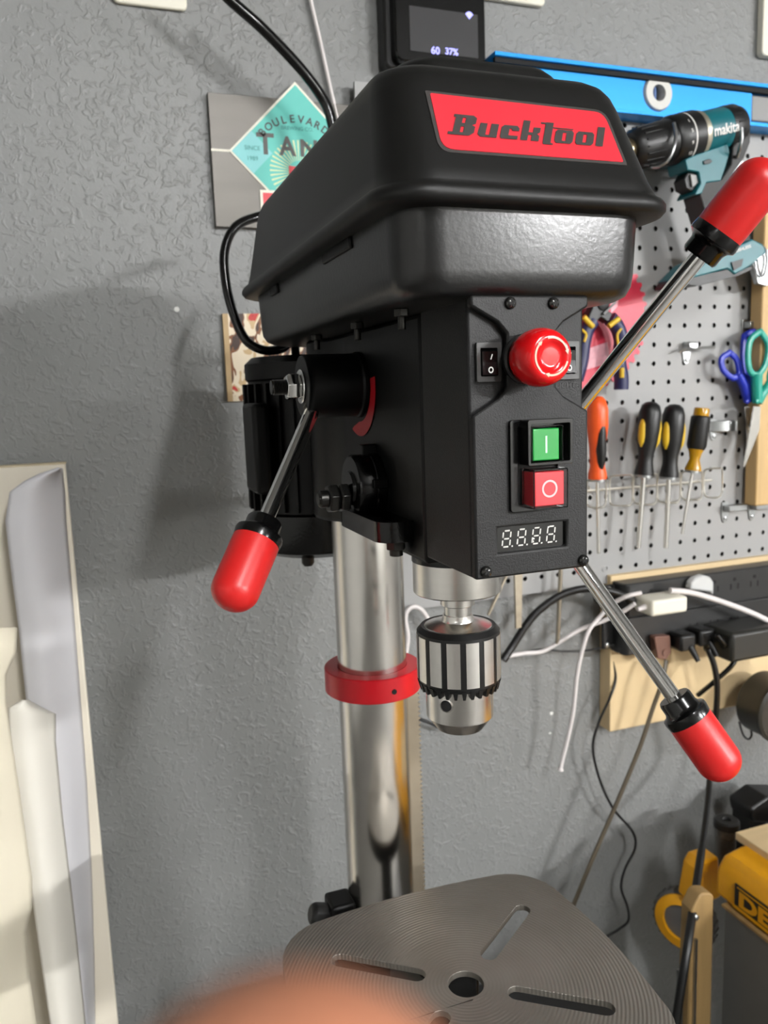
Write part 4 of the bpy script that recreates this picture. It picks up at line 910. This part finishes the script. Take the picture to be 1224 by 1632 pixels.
for i in range(40):
    a = radians(i*9); c_, s2 = cos(a), sin(a); r0_, r1_ = .012, .034; h_ = .0010; cz = dc.z-.018
    MB().add([(dc.x+r0_*c_-h_*.3*s2, PO-.0045, cz+r0_*s2+h_*.3*c_), (dc.x+r0_*c_+h_*.3*s2, PO-.0045, cz+r0_*s2-h_*.3*c_), (dc.x+r1_*c_+h_*s2, PO-.0045, cz+r1_*s2-h_*c_), (dc.x+r1_*c_-h_*s2, PO-.0045, cz+r1_*s2+h_*c_)], [(0, 1, 2, 3)]).build('ray', mat('print_pale_yellow', 'd9e3b4', .5, var=.03), ps, smooth=0, fixn=False)
MB().prism([(dc.x-.012, dc.z-.030), (dc.x+.012, dc.z-.030), (dc.x+.012, dc.z-.014), (dc.x-.012, dc.z-.012)], -PO+.004, -PO+.0048, FM).build('red_block', M_prd, ps)
for i, ch_ in enumerate('BOULEVARD'):
    a = radians(138-10.6*i+0); R0 = .052; c_ = V(dc.x+R0*cos(a)*1.05, PO-.0045, dc.z-.012+R0*sin(a)*.98)
    text('lettering', ch_, c_, (sin(a), 0, -cos(a)), (cos(a), 0, sin(a)), .0085, M_pd, ps, bold=.02)
text('lettering', 'BREWING CO.', (dc.x, PO-.0045, dc.z+.0285), (1, 0, 0), (0, 0, 1), .0042, mat('print_teal_dark', '3a8f88', .5, var=.03), ps, bold=.01)
for i, ch_ in enumerate('TANK'):
    text('lettering', ch_, (dc.x-.0375+.025*i, PO-.0045, dc.z+.0105-.001*i), (1, 0, 0), (0, 0, 1), .0225-.002*i, mat('print_brown', '4c4a47', .5, var=.08), ps, bold=.03, width=.020)
dia(.29, PO-.0045, 'small_diamond', M_pt2, dL.x+hw_*.33, dc.z)
for i, ln_ in enumerate(('SINCE', '1989')): text('lettering', ln_, (dL.x+hw_*.33, PO-.0047, dc.z+.0045-.011*i), (1, 0, 0), (0, 0, 1), .0048, MATS['print_teal_dark'], ps)
# picture card lower behind the motor
q0, q1 = at(363, 640, .488), at(362, 500, .488)
cdm = bpy.data.materials.new('printed_picture'); cdm.use_nodes = True; N = cdm.node_tree.nodes; Lk = cdm.node_tree.links
tc = N.new('ShaderNodeTexCoord'); mpg = N.new('ShaderNodeMapping'); mpg.inputs['Scale'].default_value = (1.4, 1, .8); Lk.new(tc.outputs['Object'], mpg.inputs[0])
ns = N.new('ShaderNodeTexNoise'); ns.inputs['Scale'].default_value = 38; ns.inputs['Detail'].default_value = 1; ns.inputs['Distortion'].default_value = 1.2; Lk.new(mpg.outputs[0], ns.inputs['Vector'])
rp = N.new('ShaderNodeValToRGB'); rp.color_ramp.interpolation = 'CONSTANT'; rp.color_ramp.elements[0].color = lin('3a2418')
for p_, c_ in ((.42, '7a4a26'), (.48, 'e4d6bc'), (.60, 'c8aa7e'), (.66, 'b82a22')):
    e_ = rp.color_ramp.elements.new(p_); e_.color = lin(c_)
rp.color_ramp.elements[-1].color = lin('8e1f1a'); rp.color_ramp.elements[-1].position = .78
Lk.new(ns.outputs['Fac'], rp.inputs[0]); Lk.new(rp.outputs[0], N['Principled BSDF'].inputs['Base Color']); N['Principled BSDF'].inputs['Roughness'].default_value = .45
pc_ = thing('picture_card', 'small printed card in brown, cream and red behind the motor', 'picture', (q0.x+.05, .489, q0.z))
MB().box((q0.x+.006, .4865, q0.z), (q0.x+.12, WY-.0008, q1.z)).build('print', cdm, pc_)
MB().box((q0.x, .4865, q0.z), (q0.x+.006, WY-.0008, q1.z)).build('edge', mat('card_edge', 'b59a70', .5, var=.1), pc_)
# smart display device
gx0, gx1, gz0 = at(630, 60, .456).x, at(774, 60, .456).x, at(700, 103, .456).z; gz1 = at(700, -30, .456).z
dv = thing('smart_display', 'black wall mounted smart display with a small lit screen', 'display', ((gx0+gx1)/2, .47, gz0))
MB().prism(rrect(gx0, gx1, gz0, gz1, .010, 6), -WY+.001, -.456, FM).build('case', M_blackg, dv, bevel=.002)
MB().prism(rrect(gx0-.008, gx0+.02, gz0-.004, gz1, .008, 6), -WY+.001, -.470, FM).build('side_bumper', M_black, dv, bevel=.003)
sq0, sq1 = at(654, 82, .4555), at(761, 22, .4555)
scn = MB().box((sq0.x, .4552, sq0.z+.001), (sq1.x, .4562, at(654, 9, .4555).z)).build('screen', mat('screen_grey', '3a3a3b', .2, emit='3a3a3c', estr=.25), dv)
M_lil = mat('screen_lilac', '9a9af0', .4, emit='9c9cff', estr=1.2)
text('readout', '60', at(694, 80, .4550), (1, 0, 0), (0, 0, 1), .0080, M_lil, scn, bold=.03); text('readout', '37%', at(720, 82, .4550), (1, 0, 0), (0, 0, 1), .0072, M_lil, scn, bold=.03)
w0 = at(748, 31, .4550); MB().add([w0]+[w0+V(.0065*cos(radians(a)), 0, .0085*sin(radians(a))) for a in (40, 60, 80, 100, 120, 140)], [(0, 1, 2, 3, 4, 5, 6)]).build('wifi_icon', M_lil, scn, smooth=0, fixn=False)
# wall plates at the top edge
def plate(label, x0, x1, z0, h, t=.006):
    o = thing('outlet_plate', label, 'wall plate', ((x0+x1)/2, WY-t, z0), 'wall plates along the top edge')
    MB().prism(rrect(x0, x1, z0, z0+h, .006, 5), -WY+.0006, -WY+t, FM).build('plate', M_ivory, o, bevel=.0015)
    MB().prism(rrect((x0+x1)/2-.017, (x0+x1)/2+.017, z0+.025, z0+h-.025, .003, 3), -WY+t-.001, -WY+t+.002, FM).build('insert', M_ivory, o, bevel=.001)
p = at(299, 17, WY-.006); plate('white wall plate cut off at the top left', at(180, 0, WY-.006).x, p.x, p.z, .115)
p = at(869, 10, WY-.008); plate('ivory wall plate above the blue level', p.x-.115, p.x, p.z, .115, .008)
p = at(1213, 88, WY-.01); plate('pale wall plate cut off at the top right corner', p.x, p.x+.08, p.z, .125, .012)

# ------------------------------------------------------------------ boards and sheets leaning at the left
def sheet(name, label, rows, Yl, Yr, bulge, m, cat, th=.0015, n=14, zend=-E+.001, rough_top=None):
    """curved upright sheet; rows of (image row, left, right) traced on the plane it stands in, carried down to the floor"""
    b = MB(); vs = []
    for (y, xl, xr) in rows:
        for i in range(n+1):
            t = i/n; Y = Yl+(Yr-Yl)*t-bulge*sin(pi*t); vs.append(at(xl+(xr-xl)*t, y, Y))
    last = vs[-(n+1):]; vs += [V(p.x, p.y, zend) for p in last]
    R = len(rows)+1
    b.add(vs, [(k*(n+1)+i, k*(n+1)+i+1, (k+1)*(n+1)+i+1, (k+1)*(n+1)+i) for k in range(R-1) for i in range(n)])
    o = b.build(name, m, None, smooth=60, fixn=False)
    s = o.modifiers.new('thickness', 'SOLIDIFY'); s.thickness = th; s.offset = 0
    return tag(o, label, cat)
q = at(104, 739, .452)
lb = thing('leaning_board', 'tall cream coated board standing against the wall at the left', 'board', (-.42, .46, -E))
M_board = mat('cream_board', 'ddd5c4', .5, var=.05, vscale=5, stretch=(3, 3, .3)); M_edge = mat('board_edge', 'c9bb9c', .6, var=.12, vscale=60)
MB().box((-.70, .452, -E+.0005), (q.x, .470, q.z)).build('panel', M_board, lb, bevel=.0015)
MB().box((-.70, .4518, q.z-.0005), (q.x+.0008, .4702, q.z+.0012)).build('torn_top_edge', M_edge, lb, bevel=.0006)
sheet('grey_paper_sheet', 'curled pale grey sheet tucked in front of the cream board', [(746, 92, 99), (756, 62, 100), (768, 38, 101), (784, 16, 103), (830, 9, 105), (900, 17, 111), (1000, 30, 119), (1115, 42, 128), (1250, 62, 138), (1400, 86, 146), (1540, 112, 150), (1632, 128, 151)], .415, .4495, .018,
      mat('grey_paper', 'cccbce', .55, var=.03, vscale=6), 'sheet')
sheet('cream_paper_sheet', 'cream curled sheet standing in front of the grey one', [(1116, 36, 44), (1128, 14, 66), (1138, 13, 88), (1180, 15, 88), (1300, 33, 99), (1450, 54, 117), (1632, 80, 136)], .372, .394, .012,
      mat('cream_paper', 'e6e2d7', .55, var=.03, vscale=6), 'sheet')
sheet('buff_sheet', 'buff board sheet at the far left edge in front of the others', [(1000, -60, 26), (1040, -60, 24), (1075, -60, 8), (1120, -60, 8), (1250, -60, 28), (1400, -60, 50), (1445, -60, 50), (1485, -60, 40), (1560, -60, 46), (1632, -60, 57)], .345, .360, .008,
      mat('buff_card', 'ddd5c0', .55, var=.06, vscale=6, stretch=(3, 3, .4)), 'sheet', th=.003)

# ------------------------------------------------------------------ planer on its stand, lower right
PYE = .33
xf = at(1139, 1424, PYE).x; zb = at(1139, 1424, PYE).z; zt = at(1136, 1385, PYE).z; tp = at(1178, 1347, PYE)
pn = thing('thickness_planer', 'yellow thickness planer at the lower right corner', 'planer', (xf+.12, .15, zb))
sec = [(xf, zb), (xf, zt), (xf+.012, zt+.018), (tp.x, tp.z), (xf+.50, tp.z), (xf+.50, zb)]
PM = Matrix(((1, 0, 0, 0), (0, 0, -1, 0), (0, 1, 0, 0), (0, 0, 0, 1)))
MB().prism(sec, -PYE, .36, PM).build('body', M_yellow, pn, bevel=.006, seg=3)
ya = atX(1171, 1422, xf-.001).y; z1_ = atX(1171, 1407, xf-.001).z; z0_ = atX(1169, 1441, xf-.001).z
MB().box((xf-.0012, -.06, z0_), (xf+.001, ya, z1_)).build('logo_plate', M_print, pn)
MB().box((xf-.0018, -.06, z0_-.003), (xf-.0006, ya+.002, z0_+.001)).build('logo_line', M_yellow, pn)
hL = (z1_-z0_)
MB().box((xf-.0017, -.06, z1_-.004), (xf-.0008, ya-.004, z1_-.0025)).build('logo_line', M_yellow, pn)
wL = .17
text('lettering', 'DEWALT', (xf-.0016, ya-.008-wL/2, z0_+hL*.47), (0, -1, 0), (0, 0, 1), hL*.66, M_yellow, pn, bold=.05, width=wL)
slab_px([(1103, 1440), (1112, 1388), (1120, 1374), (1146, 1366), (1150, 1430), (1118, 1446)], .360, .390, .004).build('side_cover', M_yellow, pn, bevel=.004)
ck_ = at(1158, 1312, .385); kn = at(1158, 1385, .385)
post = MB().lathe([(.0125, kn.z), (.0125, ck_.z-.004)], frame((ck_.x, .385, 0), (0, 0, 1)), 24).build('screw_post', mat('post_grey', '5a5650', .4, .6, var=.2, vscale=200), pn)
for i in range(14): MB().lathe([(.0125, 0), (.0135, .0008), (.0125, .0016)], frame((ck_.x, .385, kn.z+.004+i*.0034), (0, 0, 1)), 20).build('thread', MATS['post_grey'], post)
MB().lathe([(.0125, ck_.z-.006), (.0175, ck_.z-.005), (.0175, ck_.z+.004), (.015, ck_.z+.006), (.006, ck_.z+.006), (.005, ck_.z+.003), (0, ck_.z+.003)], frame((ck_.x, .385, 0), (0, 0, 1)), 28).build('post_cap', M_black, pn)
wc = at(1082, 1466, .392); wa = V(-.86, -.50, .05).normalized()
wh = MB().lathe([(.030, -.006), (.043, -.006), (.043, .010), (.040, .012), (.030, .012)], frame(wc+V(.012, 0, 0), wa), 40).build('height_crank', mat('crank_grey', '575654', .5, var=.1), pn)
for i in range(26):
    MB().box((.0425, -.0015, -.005), (.0445, .0015, .010), frame(wc+V(.012, 0, 0), wa) @ Matrix.Rotation(2*pi*i/26, 4, 'Z')).build('knurl', MATS['crank_grey'], wh)
MB().lathe([(.028, .0), (.0395, .012), (.0395, .014), (.026, .018), (.026, .0)], frame(wc+V(.012, 0, 0), wa), 40).build('crank_ring', M_yellow, wh)
MB().lathe([(0, .004), (.027, .004), (.027, .001), (0, .001)], frame(wc+V(.012, 0, 0), wa), 30).build('crank_hub', M_black, wh)
b0 = at(1172, 1326, .345)
bd = thing('offcut_board', 'pale plywood offcut lying on top of the yellow planer', 'board', (b0.x+.1, .2, b0.z-.01))
MB().box((b0.x, .02, b0.z-.011), (b0.x+.20, .345, b0.z)).build('plank', M_wood, bd, bevel=.001)
sp_ = max(tp.z, 0) if 0 else tp.z
MB().box((b0.x+.03, .05, tp.z+.0012), (b0.x+.06, .32, b0.z-.0112)).build('runner', M_wdark, bd)
MB().box((b0.x+.13, .05, tp.z+.0012), (b0.x+.16, .32, b0.z-.0112)).build('runner', M_wdark, bd)
hg = at(1196, 1300, .40)
hnd = thing('sanding_block', 'black rounded tool standing behind the plywood offcut', 'tool', at(1210, 1310, .42))
MB().prism(round_poly(outl([(1196, 1290), (1224, 1270), (1262, 1270), (1262, 1316), (1200, 1311)], .405), .008, 4), -.450, -.405, FM).build('grip', M_black, hnd, bevel=.005)
MB().box((hg.x+.01, .41, at(1200, 1420, .41).z), (hg.x+.04, .445, at(1200, 1300, .41).z)).build('stem', M_black, hnd)
# stand: grey sheet side with a wooden post at its rear corner
gs = thing('planer_stand', 'grey panelled stand with a wooden corner post under the planer', 'stand', (xf+.1, .15, -E))
gx = xf-.006
MB().box((gx, -.36, -E+.0005), (gx+.012, .305, zb-.001)).build('side_panel', mat('grey_laminate', '6a6965', .5, var=.04), gs, bevel=.001)
MB().box((gx-.001, -.36, zb-.004), (gx+.52, .310, zb-.0004)).build('top', M_wdark, gs)
MB().box((gx+.49, -.36, -E+.0005), (gx+.502, .305, zb-.004)).build('side_panel', MATS['grey_laminate'], gs, bevel=.001)
pp = at(1124, 1424, .285)
po = MB().prism(round_poly([(p_.x, p_.z) for p_ in (at(1103, 1452, .285), at(1116, 1424, .285), at(1138, 1424, .285))]+[(at(1139, 1632, .285).x, -E+.0005), (at(1084, 1632, .285).x, -E+.0005)], [.002, .010, .010, 0, 0], 5), -.305, -.285, PM).build('wooden_post', M_wdark, gs, bevel=.002)
MB().lathe([(.0042, 0), (.0042, .002), (.002, .0035), (0, .0035)], frame(at(1108, 1462, .284), (0, -1, 0)), 14).build('bolt', M_zinc, po)
for xa, xb in ((1078, 1086), (1104, 1107)):
    MB().box((at(xa, 1600, .284).x, .281, -E+.001), (at(xb, 1600, .284).x, .2848, at(1095, 1540 if xa < 1100 else 1500, .284).z)).build('trim_strip', M_zinc, gs)

# ------------------------------------------------------------------ the photographer's hand, one fingertip in front of the lens
def cw(r, u, f): return CAMP+RT*r+UP*u+FW*f       # camera-relative metres to place the holding hand
def skin_body(name, chains, m, parent=None, lvl=2):
    me = bpy.data.meshes.new(name); vs = []; es = []; rad = []
    idx = {}
    for ch_ in chains:
        prev = None
        for (key, p, r) in ch_:
            if key not in idx: idx[key] = len(vs); vs.append(p); rad.append(r)
            if prev is not None: es.append((prev, idx[key]))
            prev = idx[key]
    o0 = sum(vs, Vector())/len(vs)
    me.from_pydata([v-o0 for v in vs], es, []); o = bpy.data.objects.new(name, me); COL.objects.link(o); o.location = o0+V(0, 0, E)
    sk_ = o.modifiers.new('skin', 'SKIN'); sd_ = o.modifiers.new('subd', 'SUBSURF'); sd_.levels = lvl; sd_.render_levels = lvl
    for i, r in enumerate(rad): me.skin_vertices[0].data[i].radius = (r, r)
    me.skin_vertices[0].data[0].use_root = True; sk_.use_smooth_shade = True
    me.materials.append(m)
    return o
M_skin = mat('skin', 'b87a5c', .5, var=.06, vscale=60)
K = {}
wr = ('wr', cw(-.045, -.175, -.030), .026); pm = ('pm', cw(-.036, -.135, .002), .024)
chains = [[wr, pm], [wr, ('fa1', cw(-.055, -.26, -.09), .030), ('fa2', cw(-.07, -.36, -.17), .036)]]
fing = {'index': [(-.020, -.100, .018, .0105), (-.0110, -.062, .028, .0092), (-.0040, -.0285, .0265, .0086), (-.0017, -.0149, .0250, .0074)],
        'middle': [(-.036, -.096, .016, .0108), (-.034, -.070, .000, .0092), (-.031, -.072, -.020, .0082), (-.029, -.086, -.027, .0070)],
        'ring': [(-.051, -.101, .012, .0102), (-.050, -.078, -.004, .0088), (-.047, -.080, -.022, .0078), (-.045, -.094, -.028, .0066)],
        'little': [(-.064, -.112, .006, .0090), (-.064, -.094, -.008, .0076), (-.061, -.096, -.022, .0068), (-.059, -.107, -.027, .0058)],
        'thumb': [(-.012, -.140, -.012, .0125), (.004, -.118, -.026, .0105), (.010, -.098, -.036, .0090)]}
for nm, P in fing.items():
    chains.append([pm]+[(nm+str(i), cw(a, b_, c_), r_) for i, (a, b_, c_, r_) in enumerate(P)])
hand = skin_body('hand', chains, M_skin)
tag(hand, 'out of focus fingertip of a hand in front of the lens at the bottom', 'hand')
